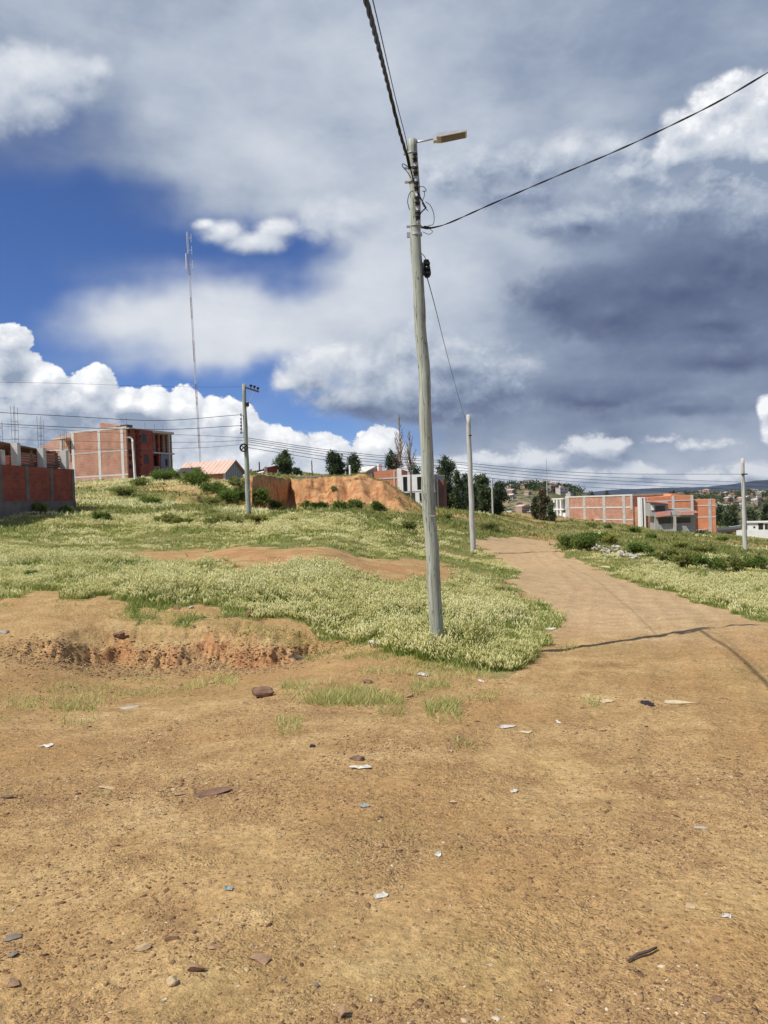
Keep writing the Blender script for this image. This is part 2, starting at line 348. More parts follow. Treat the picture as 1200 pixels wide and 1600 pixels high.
# ------------------------------------------------------------------ mesh helpers
def mesh_obj(name, verts, faces, mats=(), parent=None, smooth=False, mi=None):
    me = bpy.data.meshes.new(name)
    verts = np.asarray(verts, np.float32)
    if isinstance(faces, np.ndarray):
        k = faces.shape[1]; nf = len(faces)
        me.vertices.add(len(verts)); me.vertices.foreach_set('co', verts.ravel())
        me.loops.add(nf*k); me.loops.foreach_set('vertex_index', faces.astype(np.int32).ravel())
        me.polygons.add(nf); me.polygons.foreach_set('loop_start', np.arange(0, nf*k, k, dtype=np.int32))
        me.polygons.foreach_set('loop_total', np.full(nf, k, np.int32))
    else:
        me.from_pydata([tuple(v) for v in verts], [], faces)
    for m in (mats if isinstance(mats, (list, tuple)) else [mats]): me.materials.append(m)
    if mi is not None: me.polygons.foreach_set('material_index', np.asarray(mi, np.int32))
    if smooth: me.polygons.foreach_set('use_smooth', np.ones(len(me.polygons), bool))
    me.update(calc_edges=True); me.validate()
    o = bpy.data.objects.new(name, me); COL.objects.link(o)
    if parent: o.parent = parent
    return o
def tag(o, label=None, cat=None, group=None, kind=None):
    if label: o['label'] = label
    if cat: o['category'] = cat
    if group: o['group'] = group
    if kind: o['kind'] = kind
    return o
def empty(name, loc=(0, 0, 0), rz=0, label=None, cat=None, group=None):
    o = bpy.data.objects.new(name, None); COL.objects.link(o); o.location = loc; o.rotation_euler = (0, 0, rz); o.empty_display_size = .2
    return tag(o, label, cat, group)
class MB:
    def __init__(s): s.v = []; s.f = []; s.m = []
    def add(s, vs, fs, m=0):
        o = len(s.v); s.v += [tuple(v) for v in vs]; s.f += [tuple(i+o for i in f) for f in fs]; s.m += [m]*len(fs); return s
    def box(s, x0, x1, y0, y1, z0, z1, m=0):
        vs = [(x, y, z) for z in (z0, z1) for y in (y0, y1) for x in (x0, x1)]
        return s.add(vs, [(0,2,3,1),(4,5,7,6),(0,1,5,4),(2,6,7,3),(0,4,6,2),(1,3,7,5)], m)
    def tube(s, pts, rad, n=8, m=0, cap=True, twist=0.0, jit=None):
        pts = [Vector(p) for p in pts]; L = len(pts); rad = rad if hasattr(rad, '__len__') else [rad]*L
        vs = []; ref = Vector((.3, .9, .1)) if abs((pts[-1]-pts[0]).normalized().y) < .8 else Vector((.95, .1, .2))
        for i, p in enumerate(pts):
            t = (pts[min(i+1, L-1)]-pts[max(i-1, 0)]).normalized()
            a_ = t.cross(ref).normalized(); b_ = t.cross(a_).normalized()
            for k in range(n):
                an = 2*math.pi*k/n+twist*i; r = rad[i]*(1+(jit(i, k) if jit else 0))
                vs.append(p+a_*math.cos(an)*r+b_*math.sin(an)*r)
        fs = [(i*n+k, i*n+(k+1) % n, (i+1)*n+(k+1) % n, (i+1)*n+k) for i in range(L-1) for k in range(n)]
        if cap: fs += [tuple(range(n))[::-1], tuple((L-1)*n+k for k in range(n))]
        return s.add(vs, fs, m)
    def prism(s, prof, y0, y1, m=0):        # profile in x,z extruded along y
        n = len(prof); vs = [(x, y0, z) for x, z in prof]+[(x, y1, z) for x, z in prof]
        fs = [tuple(range(n)), tuple(range(2*n-1, n-1, -1))]+[(i, i+n, (i+1) % n+n, (i+1) % n) for i in range(n)]
        return s.add(vs, fs, m)
    def build(s, name, mats, parent=None, smooth=False):
        return mesh_obj(name, s.v, s.f, mats, parent, smooth, s.m)
# ------------------------------------------------------------------ materials
MATS = {}
def mat(name, col=(.5, .5, .5), rough=.85, metal=0, fn=None, spec=.25):
    m = bpy.data.materials.new(name); m.use_nodes = True; T = NT(m.node_tree)
    bsdf = T.n['Principled BSDF']; bsdf.inputs['Base Color'].default_value = (*col, 1)
    bsdf.inputs['Roughness'].default_value = rough; bsdf.inputs['Metallic'].default_value = metal
    bsdf.inputs['Specular IOR Level'].default_value = spec
    if fn: fn(T, bsdf)
    MATS[name] = m; return m
def bump(T, bsdf, h, strength=.5, dist=.02):
    T.put(bsdf.inputs['Normal'], T.new('ShaderNodeBump', {'Height': h, 'Strength': strength, 'Distance': dist}).outputs[0])
def soil(T, bsdf):
    pos = T.new('ShaderNodeNewGeometry').outputs['Position']
    at_ = T.new('ShaderNodeAttribute', attribute_name='cover')      # r: road, g: green litter, b: raw red clay
    s_ = T.new('ShaderNodeSeparateColor', {0: at_.outputs['Color']}); road, green, clay = s_.outputs
    big = T.noise(pos, .35, 3, .5); mid = T.noise(pos, 2.2, 4, .6); fine = T.noise(pos, 22, 5, .7); gr = T.noise(pos, 110, 2, .6)
    c = T.ramp(mid, [(.30, (.31, .186, .084)), (.48, (.42, .274, .124)), (.62, (.48, .326, .154)), (.75, (.535, .385, .195))])
    c = T.mix(T.ss(big, .42, .62), c, (.385, .236, .102))
    c = T.mix(T.math('MULTIPLY', T.ss(T.noise(pos, .9, 4, .6), .52, .66), .45), c, (.49, .335, .15))
    rc = T.ramp(mid, [(.3, (.44, .295, .165)), (.7, (.53, .385, .225))])
    c = T.mix(T.math('MULTIPLY', road, .85), c, rc)
    cc = T.ramp(T.noise(pos, 1.3, 5, .65), [(.3, (.28, .11, .050)), (.5, (.48, .25, .115)), (.7, (.56, .36, .18))])
    c = T.mix(clay, c, cc)
    gc = T.ramp(T.noise(pos, 1.1, 5, .65), [(.3, (.10, .12, .030)), (.5, (.18, .19, .060)), (.66, (.30, .25, .11))])
    c = T.mix(T.math('MULTIPLY', green, .92), c, gc)
    v = T.ss(fine, .25, .75, .55, 1.35, 'LINEAR')
    v2 = T.ss(gr, .25, .75, .72, 1.25, 'LINEAR')
    c = T.mix(1.0, c, T.new('ShaderNodeCombineColor', {0: v, 1: v, 2: v}).outputs[0], 'MULTIPLY')
    c = T.mix(1.0, c, T.new('ShaderNodeCombineColor', {0: v2, 1: v2, 2: v2}).outputs[0], 'MULTIPLY')
    # small pale and dark grit
    vo = T.new('ShaderNodeTexVoronoi', {'Vector': T.vmath('ADD', pos, T.vmath('SCALE', T.noise(pos, 30, 2, .5, col=True), scale=.03)), 'Scale': 34.0})
    vs = T.new('ShaderNodeSeparateColor', {0: vo.outputs['Color']})
    pe = T.math('MULTIPLY', T.ss(vo.outputs['Distance'], .38, .25), T.math('GREATER_THAN', vs.outputs[0], .72))
    tone = T.ramp(vs.outputs[1], [(0, (.12, .065, .035)), (.5, (.26, .145, .075)), (.85, (.42, .30, .18)), (1, (.56, .47, .34))])
    c = T.mix(T.math('MULTIPLY', pe, .8), c, tone)
    T.put(bsdf.inputs['Base Color'], c)
    # crumbs and clods
    cv = T.vmath('ADD', pos, T.vmath('SCALE', T.noise(pos, 14, 3, .6, col=True), scale=.06))
    c1 = T.new('ShaderNodeTexVoronoi', {'Vector': cv, 'Scale': 60.0}).outputs['Distance']
    c2 = T.new('ShaderNodeTexVoronoi', {'Vector': cv, 'Scale': 21.0}).outputs['Distance']
    rg = T.ss(T.noise(pos, 1.6, 4, .65), .40, .60)
    cr = T.math('MULTIPLY', T.math('ADD', T.math('MULTIPLY', T.math('SUBTRACT', 1.0, c1), .55), T.math('MULTIPLY', T.math('SUBTRACT', 1.0, c2), .55)), T.math('ADD', T.math('MULTIPLY', rg, .9), .15))
    h = T.math('ADD', T.math('MULTIPLY', fine, .7), T.math('MULTIPLY', gr, .3))
    h = T.math('ADD', h, cr)
    h = T.math('ADD', h, T.math('MULTIPLY', pe, .35))
    h = T.math('ADD', h, T.math('MULTIPLY', mid, .8))
    bump(T, bsdf, h, .9, .020)
M_soil = mat('soil', rough=.95, fn=soil, spec=.1)
def noisy(c0, c1, scale=4, detail=4, bmp=.3, bd=.01, obj=True, c2=None):
    def fn(T, bsdf):
        tc = T.new('ShaderNodeTexCoord'); p = tc.outputs['Object'] if obj else T.new('ShaderNodeNewGeometry').outputs['Position']
        f = T.noise(p, scale, detail, .6)
        st = [(.3, c0), (.7, c1)] if c2 is None else [(.3, c0), (.5, c1), (.7, c2)]
        T.put(bsdf.inputs['Base Color'], T.ramp(f, st))
        if bmp: bump(T, bsdf, T.noise(p, scale*4, 4, .6), bmp, bd)
    return fn
# ------------------------------------------------------------------ the ground sheet
def make_ground():
    nc = 1150
    t = np.linspace(-1, 1, nc); ang = np.radians(31)*t+np.radians(27)*t**5
    dd = [7.0]
    while dd[-1] < 9000+8:
        y = dd[-1]-8
        dd.append(dd[-1]+max(.010, (y+1.5)*.0042 if y < 60 else (y*.006 if y < 160 else y*.02)))
    dd = np.array(dd)
    D, A = np.meshgrid(dd, np.tan(ang), indexing='ij')
    Y = D-8; X = D*A
    Z = H(X, Y)
    n, m = X.shape
    idx = np.arange(n*m).reshape(n, m)
    F = np.stack([idx[:-1, :-1], idx[:-1, 1:], idx[1:, 1:], idx[1:, :-1]], -1).reshape(-1, 4)
    V = np.stack([X, Y, Z], -1).reshape(-1, 3)
    x, y = V[:, 0], V[:, 1]
    road, pl, gr, path = cover(x, y)
    yc = np.clip(y, 0, 130)
    # steepness of the two cuts
    e = .12
    cl = (np.abs(steps(x, y+e*2)-steps(x, y-e*2))/(4*e))
    clay = np.clip(sstep(cl, .15, .6), 0, 1)*np.where((y > 40) & (x < -12.2), .12, 1)
    clay = np.maximum(clay, path*.55*(fbm(x, y, .5, 3) > -.4))
    px, py = pix(x, y, V[:, 2])
    clay = np.maximum(clay, ((py > 745) & (py < 802) & (px > 395) & (px < 662) & (y > 58) & (y < 80))*sstep(fbm(x, y, .12, 3)+sstep(py, 800, 785), .2, .9))
    clay = np.maximum(clay, ((px > 275) & (px < 350) & (y > 60) & (y < 80))*sstep(fbm(x, y, .15, 3), -.2, .4)*.8)
    g = gr.astype(float)
    g = g*np.where(y > 30, sstep(fbm(x, y, .15, 4), -.9, .1), 1)
    g = np.where(y > 50, np.clip(g-clay, 0, 1), g)
    thin = sstep(fbm(x, y, .5, 4)+.5*fbm(x, y, 3, 2), .35, 1.0)*.15*(y < 16)
    g = np.maximum(g, thin)
    roadf = road*sstep(y+1.2*fbm(x, y, .4, 3), 10.5, 17)
    col = np.stack([roadf*1.0, g, clay, np.ones_like(g)], -1).astype(np.float32)
    hill = y > 230
    fr = road.reshape(n, m)[:-1, :-1].ravel() & (F[:, 0] >= 0)
    fh = hill.reshape(n, m)[:-1, :-1].ravel()
    def sub(name, mask, mt, kind, lab=None):
        f = F[mask]; u, inv = np.unique(f.ravel(), return_inverse=True)
        o = mesh_obj(name, V[u], inv.reshape(-1, 4), [mt], smooth=True)
        a_ = o.data.color_attributes.new('cover', 'FLOAT_COLOR', 'POINT'); a_.data.foreach_set('color', col[u].ravel())
        return tag(o, kind=kind)
    sub('ground', ~fr & ~fh, M_soil, 'structure')
    sub('dirt_road', fr & ~fh, M_soil, 'structure')
    sub('hills', fh, M_hill, 'structure')
def hillm(T, bsdf):
    pos = T.new('ShaderNodeNewGeometry').outputs['Position']
    f = T.noise(pos, .03, 6, .65); f2 = T.noise(pos, .25, 3, .6)
    c = T.ramp(f, [(.35, (.075, .085, .04)), (.5, (.17, .15, .085)), (.65, (.30, .22, .15))])
    c = T.mix(T.ss(f2, .5, .6), c, (.05, .065, .035))
    T.put(bsdf.inputs['Base Color'], c)
M_hill = mat('hillside', rough=.95, fn=hillm, spec=.1)
make_ground()
# ------------------------------------------------------------------ object materials
def brickm(c1, c2, mortar, row=.22, wid=.36, mort=.03, blotch=.75):
    def fn(T, bsdf):
        tc = T.new('ShaderNodeTexCoord').outputs['Object']
        s_ = T.new('ShaderNodeSeparateXYZ', {0: tc})
        wz = T.math('MULTIPLY', T.math('SUBTRACT', T.noise(tc, 1.1, 3, .6), .5), .05)
        u = T.math('ADD', T.math('ADD', s_.outputs[0], s_.outputs[1]), wz)
        uv = T.new('ShaderNodeCombineXYZ', {0: u, 1: T.math('ADD', s_.outputs[2], wz)}).outputs[0]
        b_ = T.new('ShaderNodeTexBrick', {'Vector': uv, 'Color1': (*c1, 1), 'Color2': (*c2, 1), 'Mortar': (*mortar, 1), 'Scale': 1.0,
                   'Mortar Size': mort, 'Mortar Smooth': .3, 'Bias': 0.0, 'Brick Width': wid, 'Row Height': row})
        n_ = T.noise(tc, .8, 4, .6)
        v = T.ss(n_, .3, .7, 1-.35*blotch, 1+.25*blotch, 'LINEAR')
        c = T.mix(1.0, b_.outputs['Color'], T.new('ShaderNodeCombineColor', {0: v, 1: v, 2: v}).outputs[0], 'MULTIPLY')
        sm = T.math('MULTIPLY', T.ss(T.noise(T.vmath('MULTIPLY', tc, (1, 1, 3.5)), 1.7, 4, .65), .52, .66), .45*blotch)
        c = T.mix(sm, c, tuple(mortar))
        T.put(bsdf.inputs['Base Color'], c)
        bump(T, bsdf, b_.outputs['Fac'], -.5, .015)
    return fn
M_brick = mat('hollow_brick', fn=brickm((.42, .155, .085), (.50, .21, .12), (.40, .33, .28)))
M_brick_red_shade = mat('red_and_shaded_brick', fn=brickm((.25, .055, .036), (.32, .08, .05), (.20, .10, .08), mort=.012))  # brick darkened in colour for walls in shade; also the low red wall
M_brick_or = mat('orange_brick', fn=brickm((.62, .20, .085), (.66, .25, .12), (.52, .33, .24), mort=.014, blotch=.35))
M_brick_pk = mat('smeared_brick', fn=brickm((.47, .20, .13), (.55, .27, .19), (.50, .42, .36), mort=.03, blotch=.8))
M_conc = mat('cast_concrete', fn=noisy((.36, .34, .31), (.52, .50, .46), 2.5, 5, .3, .01))
M_conc_lt = mat('pale_concrete', fn=noisy((.50, .49, .45), (.66, .64, .60), 2.5, 5, .3, .01))
M_plinth = mat('plinth_concrete', fn=noisy((.11, .095, .085), (.20, .175, .155), 1.2, 5, .4, .02))  # concrete darkened in colour for the shaded wall's foot and columns
M_white = mat('white_render', fn=noisy((.70, .70, .68), (.84, .84, .82), 1.5, 5, .1, .01))
M_greyr = mat('grey_render', fn=noisy((.30, .29, .28), (.42, .41, .39), 1.2, 5, .2, .01))
M_blue_r = mat('blue_grey_panel', fn=noisy((.13, .15, .21), (.20, .22, .28), 1.2, 4, .1, .01))
M_dark = mat('unlit_room', (.035, .03, .028), .9)  # near-black colour standing in for the shade inside openings and gaps
M_glass = mat('window_glass', (.03, .04, .05), .12, spec=.6)
M_rebar = mat('rusty_rebar', (.10, .07, .06), .8)
M_wood = mat('weathered_board', fn=noisy((.16, .11, .085), (.30, .23, .18), 6, 4, .3, .01))
M_plum = mat('plum_brick', fn=brickm((.17, .075, .06), (.22, .10, .08), (.16, .11, .09), mort=.012))
M_pink = mat('pink_roofing', fn=noisy((.56, .24, .20), (.66, .34, .28), 2, 4, .1, .01))
def corr(c0, c1, axis=0, pitch=6.0):
    def fn(T, bsdf):
        tc = T.new('ShaderNodeTexCoord').outputs['Object']
        w = T.new('ShaderNodeTexWave', {'Vector': tc, 'Scale': pitch, 'Distortion': .3}, bands_direction='XYZ'[axis])
        c = T.mix(w.outputs['Fac'], (*c0, 1), (*c1, 1))
        n_ = T.noise(tc, .6, 4, .6)
        c = T.mix(T.math('MULTIPLY', T.ss(n_, .5, .7), .35), c, tuple(x*.6 for x in c0))
        T.put(bsdf.inputs['Base Color'], c); bump(T, bsdf, w.outputs['Fac'], .6, .03)
    return fn
M_tin = mat('sheet_roof', rough=.6, fn=corr((.52, .34, .27), (.66, .46, .38), 1, .42))
M_tin_grey = mat('grey_sheet', rough=.6, fn=corr((.20, .21, .22), (.36, .38, .40), 0, .55))
def polem(T, bsdf):
    tc = T.new('ShaderNodeTexCoord').outputs['Object']
    st = T.vmath('MULTIPLY', tc, (1, 1, .035))
    f = T.noise(st, 38, 5, .65); g = T.noise(tc, 1.3, 4, .6)
    c = T.ramp(f, [(.28, (.13, .135, .11)), (.45, (.30, .32, .265)), (.6, (.40, .42, .35)), (.75, (.50, .52, .45))])
    c = T.mix(T.ss(g, .35, .7), c, T.mix(.5, c, (.42, .46, .38)))
    cr = T.noise(T.vmath('MULTIPLY', tc, (1, 1, .05)), 15, 3, .5)
    crk = T.ss(T.math('ABSOLUTE', T.math('SUBTRACT', cr, .5)), .010, .0)
    c = T.mix(T.math('MULTIPLY', crk, .75), c, (.05, .05, .04))
    kn = T.new('ShaderNodeTexVoronoi', {'Vector': T.vmath('MULTIPLY', tc, (1, 1, .55)), 'Scale': 3.1})
    c = T.mix(T.math('MULTIPLY', T.ss(kn.outputs['Distance'], .10, .04), .7), c, (.09, .085, .065))
    T.put(bsdf.inputs['Base Color'], c)
    h = T.math('SUBTRACT', T.math('MULTIPLY', f, .6), T.math('MULTIPLY', crk, .9)); bump(T, bsdf, h, .8, .015)
M_pole = mat('weathered_pole_wood', fn=polem)
def cpolem(T, bsdf):
    tc = T.new('ShaderNodeTexCoord').outputs['Object']
    f = T.noise(T.vmath('MULTIPLY', tc, (1, 1, .2)), 9, 5, .6)
    T.put(bsdf.inputs['Base Color'], T.ramp(f, [(.3, (.38, .365, .33)), (.55, (.50, .485, .45)), (.75, (.58, .565, .53))])); bump(T, bsdf, f, .3, .01)
M_cpole = mat('pole_concrete', fn=cpolem)
M_black = mat('black_rubber', (.018, .018, .020), .55)
M_cable = mat('cable_black', (.022, .022, .026), .5)
M_steel = mat('galvanised_steel', (.50, .50, .50), .45, .6)
M_lampbody = mat('lamp_housing', fn=noisy((.44, .47, .49), (.54, .57, .59), 8, 3, .05, .01))
M_lens = mat('lamp_lens', (.10, .10, .095), .35, spec=.5)
M_insul = mat('insulator', (.025, .022, .022), .35, spec=.4)
M_mast_r = mat('mast_red', (.40, .29, .28), .6); M_mast_w = mat('mast_white', (.72, .72, .72), .6)
def leafm(c0, c1, c2=None, trans=.35, scale=.7):
    def fn(T, bsdf):
        pos = T.new('ShaderNodeNewGeometry').outputs['Position']
        at_ = T.new('ShaderNodeAttribute', attribute_name='tone').outputs['Fac']
        f = T.math('ADD', T.math('MULTIPLY', T.noise(pos, scale, 3, .5), .5), T.math('MULTIPLY', at_, .5))
        st = [(.25, c0), (.75, c1)] if c2 is None else [(.2, c0), (.5, c1), (.8, c2)]
        c = T.ramp(f, st)
        T.put(bsdf.inputs['Base Color'], c)
        if trans:
            tr = T.new('ShaderNodeBsdfTranslucent', {'Color': c})
            mx = T.new('ShaderNodeMixShader', {0: trans, 1: bsdf.outputs[0], 2: tr.outputs[0]})
            T.l.new(mx.outputs[0], T.n['Material Output'].inputs[0])
    return fn
M_plume = mat('plume_heads', rough=.9, fn=leafm((.57, .57, .23), (.85, .81, .43), (.96, .93, .65), .5))
M_blade = mat('green_blades', rough=.8, fn=leafm((.11, .18, .030), (.22, .31, .055), (.36, .40, .11), .45))
M_dry = mat('dry_blades', rough=.9, fn=leafm((.34, .34, .11), (.54, .52, .20), (.68, .64, .32), .45))
M_euc = mat('eucalyptus_leaf', rough=.7, fn=leafm((.035, .06, .028), (.085, .125, .052), (.18, .22, .10), .35, .9))
M_euc2 = mat('dark_tree_leaf', rough=.8, fn=leafm((.025, .045, .02), (.055, .085, .036), (.10, .14, .06), .3, .9))
M_rust_leaf = mat('brown_leaf', rough=.8, fn=leafm((.06, .055, .03), (.12, .095, .05), (.18, .15, .07), .3))
M_bushleaf = mat('bush_leaf', rough=.75, fn=leafm((.07, .12, .025), (.15, .22, .045), (.25, .32, .08), .5, 1.2))
M_shrub = mat('olive_shrub_leaf', rough=.8, fn=leafm((.13, .155, .04), (.24, .27, .075), (.37, .37, .13), .5, 1.0))
M_yel = mat('yellow_flower', rough=.8, fn=leafm((.36, .30, .03), (.55, .46, .05), (.66, .56, .10), .3, 1.2))
M_bark = mat('bark', fn=noisy((.16, .12, .09), (.34, .28, .22), 3, 4, .4, .02))
M_stone = mat('stone', rough=.9, fn=noisy((.22, .13, .08), (.42, .28, .17), 9, 5, .5, .01))
M_stone_pale = mat('pale_stone', rough=.9, fn=noisy((.30, .265, .22), (.50, .46, .40), 6, 5, .4, .01))
M_stone_red = mat('red_stone', rough=.9, fn=noisy((.13, .078, .055), (.27, .16, .105), 9, 5, .5, .01))
M_stone_grey = mat('grey_stone', rough=.85, fn=noisy((.14, .115, .095), (.27, .225, .18), 9, 5, .4, .01))
M_stone_tan = mat('tan_stone', rough=.9, fn=noisy((.36, .25, .14), (.55, .42, .26), 9, 5, .4, .01))
M_paper = mat('litter_white', rough=.7, fn=noisy((.40, .38, .33), (.68, .66, .60), 14, 3, .2, .01))
M_plastic_b = mat('litter_blue', (.26, .29, .26), .8)
M_cloth = mat('litter_dark', (.035, .03, .04), .9)
M_tanlit = mat('litter_tan', (.52, .42, .27), .9)
def gravelm(T, bsdf):
    at_ = T.new('ShaderNodeAttribute', attribute_name='tone').outputs['Fac']
    c = T.ramp(at_, [(0, (.11, .06, .036)), (.3, (.23, .135, .07)), (.6, (.36, .235, .12)), (.9, (.44, .32, .18)), (1, (.55, .47, .34))])
    T.put(bsdf.inputs['Base Color'], c)
M_gravel = mat('gravel', rough=.95, fn=gravelm, spec=.1)
# ------------------------------------------------------------------ instanced merge
def merge(name, tmpls, pos, scl, rz, tilt, tone, mats, parent=None, smooth=False, mi=0):
    """tmpls: list of (verts k,3; faces f,3or4). one mesh of many copies"""
    n = len(pos); which = RNG.randint(0, len(tmpls), n)
    VV = []; FF = []; TT = []; off = 0
    for w, (tv, tf) in enumerate(tmpls):
        k = which == w; c = k.sum()
        if not c: continue
        tv = np.asarray(tv, float); tf = np.asarray(tf)
        p = tv[None]*np.broadcast_to(scl[k][:, None, :], (c, len(tv), 3))
        tx, ty = tilt[k, 0], tilt[k, 1]
        x = p[..., 0]+p[..., 2]*tx[:, None]; y = p[..., 1]+p[..., 2]*ty[:, None]; z = p[..., 2]-.0*x
        ca, sa = np.cos(rz[k])[:, None], np.sin(rz[k])[:, None]
        q = np.stack([x*ca-y*sa, x*sa+y*ca, z], -1)+pos[k][:, None, :]
        VV.append(q.reshape(-1, 3)); FF.append((tf[None]+(np.arange(c)*len(tv))[:, None, None]).reshape(-1, tf.shape[1])+off)
        TT.append(np.repeat(tone[k], len(tv))); off += c*len(tv)
    o = mesh_obj(name, np.concatenate(VV), np.concatenate(FF), mats, parent, smooth)
    a_ = o.data.attributes.new('tone', 'FLOAT', 'POINT'); a_.data.foreach_set('value', np.concatenate(TT).astype(np.float32))
    return o
def leaf_t(n=4, w=.45):     # bent leaf quads
    out = []
    for i in range(n):
        b_ = .25*RNG.rand(); out.append(([(0, 0, 0), (w*.5, .02, .45+b_*.2), (0, b_, 1), (-w*.5, .02, .45)], [(0, 1, 2, 3)]))
    return out
# ------------------------------------------------------------------ poles, lamp, cables
def lerp(a, b, t): return a+(b-a)*t
def sag(a, b, s, n=24):
    return [a.lerp(b, i/n)-Vector((0, 0, 4*s*(i/n)*(1-i/n))) for i in range(n+1)]
def through(pts, n=40):       # smooth curve through points (Catmull-Rom)
    q = [2*pts[0]-pts[1]]+pts+[2*pts[-1]-pts[-2]]; out = []
    m = max(2, n//(len(pts)-1))
    for i in range(1, len(q)-2):
        for k in range(m):
            t = k/m; p0, p1, p2, p3 = q[i-1:i+3]
            out.append(.5*((2*p1)+(p2-p0)*t+(2*p0-5*p1+4*p2-p3)*t*t+(3*p1-p0-3*p2+p3)*t**3))
    out.append(pts[-1]); return out
def twisted(name, path, r, turn, mats, strands=2, wob=1.0):
    mb = MB(); L = 0; acc = [0]
    for i in range(1, len(path)): L += (path[i]-path[i-1]).length; acc.append(L)
    n = int(L/(turn/10)); pts = []
    for i in range(n+1):
        s_ = L*i/n; j = min(len(acc)-2, int(np.searchsorted(acc, s_, 'right')-1)); t = (s_-acc[j])/max(1e-6, acc[j+1]-acc[j]); pts.append(path[j].lerp(path[j+1], t))
    for k in range(strands):
        q = []
        for i, p in enumerate(pts):
            t = (pts[min(i+1, n)]-pts[max(i-1, 0)]).normalized(); a_ = t.cross(Vector((.3, .9, .1))).normalized(); b_ = t.cross(a_)
            an = 2*math.pi*(L*i/n/turn+k/strands)+1.6*math.sin(i*.043)
            q.append(p+(a_*math.cos(an)+b_*math.sin(an))*r*wob)
        mb.tube(q, r, 6)
    return mb.build(name, mats, smooth=True)
# ---- the tall wooden pole with the street lamp
D1 = 12.1
base1 = G(683, 1024); D1 = base1.y
top1 = P(643, 219, D1)
pole1 = empty('utility_pole', base1, label='tall weathered wooden pole carrying the street lamp, standing in pale weeds by the road', cat='utility pole')
def loc1(v): return v-base1
ax1 = (top1-base1)
def on1(py, dx=0, dy=0):      # a point beside the pole axis at the height of image row py
    t = (1024-py)/(1024-219); return ax1*t+Vector((dx, dy, 0))
def prad(py): t = (1024-py)/(1024-219); return lerp(.101, .072, t)
mb = MB(); n = 70
rs_ = np.random.RandomState(3)
pts = [ax1*(i/n)+Vector((.012*math.sin(i*.21)+.008*math.sin(i*.53), .01*math.cos(i*.3), 0)) for i in range(n+1)]
pts[0] = pts[0]-Vector((0, 0, .6))
jt = rs_.randn(n+1, 14)*.018
crack = lambda i, k: jt[i, k]+(-.10 if (k == 9 and (i*7 % 23) < 15) else 0)+(-.07 if (k == 11 and (i*5 % 31) < 11) else 0)+.05*math.sin(k*.9+i*.02)+(.10*math.exp(-((i-47)/1.4)**2) if k in (7, 8) else 0)+(.08*math.exp(-((i-30)/1.0)**2) if k in (10, 11) else 0)
mb.tube(pts, [lerp(.101, .072, i/n) for i in range(n+1)], 14, jit=crack)
mb.build('pole_shaft', [M_pole], pole1, smooth=True)
# lamp arm and head
arm = MB(); a0 = on1(224, .06); a1 = loc1(P(684, 215.5, D1)); arm.tube([a0-Vector((.08, 0, 0)), a0.lerp(a1, .5)+Vector((0, 0, .004)), a1], .014, 8)
arm.build('lamp_arm', [M_steel], pole1, smooth=True)
hb = MB(); Lh, Wh = .44, .19
prof = [(0, -.03), (.06, -.04), (Lh, -.028), (Lh+.01, -.008), (Lh-.02, .004), (.16, .022), (.05, .03), (0, .018)]
hb.prism(prof, -Wh/2, Wh/2)
head = hb.build('lamp_head', [M_lampbody], pole1)
head.location = a1-Vector((.02, 0, 0)); head.rotation_euler = (R(-4), R(-5), R(-6))
lb = MB(); lb.box(.07, Lh-.02, -Wh/2+.02, Wh/2-.02, -.052, -.037)
ln = lb.build('lamp_lens', [M_lens], head); ln.rotation_euler = (0, R(-2.6), 0)
kb = MB(); kb.box(-.05, .03, -.04, .04, -.055, .035); kb.build('lamp_clamp', [M_lampbody], head)
# insulator rack on the camera/right side
rk = MB()
rk.box(-.012, .012, -.01, .01, 0, 1)
rack = rk.build('insulator_rack', [M_steel], pole1)
p_hi = on1(247, .035, -.105); p_lo = on1(352, .035, -.115); rack.location = p_lo; rack.scale = (1.6, 1.6, (p_hi-p_lo).length)
rack.rotation_euler = (p_hi-p_lo).to_track_quat('Z', 'Y').to_euler()
for py in (252, 273, 296, 319, 341):
    ib = MB(); ib.tube([(0, 0, -.052), (0, 0, -.03), (0, 0, -.012), (0, 0, .012), (0, 0, .03), (0, 0, .052)], [.028, .042, .026, .026, .042, .028], 12)
    ib.box(-.03, .03, -.01, .06, -.062, -.055); ib.box(-.03, .03, -.01, .06, .055, .062)
    i_ = ib.build('insulator', [M_insul], pole1, smooth=False); i_.location = on1(py, .03, -.16)
def hoop(py, name, r=None, h=.03, m=None, ext=.012):
    b_ = MB(); rr = prad(py)+ext; k = 20
    vs = []
    for z in (-h/2, h/2):
        for q in range(k): vs.append((math.cos(q*2*math.pi/k)*rr, math.sin(q*2*math.pi/k)*rr, z))
    b_.add(vs, [(q, (q+1) % k, (q+1) % k+k, q+k) for q in range(k)]+[tuple(range(k))[::-1], tuple(range(k, 2*k))])
    b_.box(-rr-.05, -rr+.01, -.02, .02, -h, h)
    o = b_.build(name, [m or M_steel], pole1); o.location = on1(py); return o
hoop(366, 'pole_band', h=.035); hoop(353, 'pole_band', h=.012)
for py in (240, 262, 284): hoop(py, 'pole_band', h=.012, ext=.006)
cl = MB(); cl.tube([on1(356, .08, -.03), loc1(P(673, 356, D1))], .016, 8); cl.tube([on1(356, .12, -.03), loc1(P(669, 356, D1))], .024, 8)
cl.build('cable_clamp', [M_black], pole1)
bk = MB(); bk.tube([on1(806, -.02, -prad(806)-.004), on1(806, .06, -prad(806)-.002)], .010, 6); bk.build('metal_tag', [M_steel], pole1)
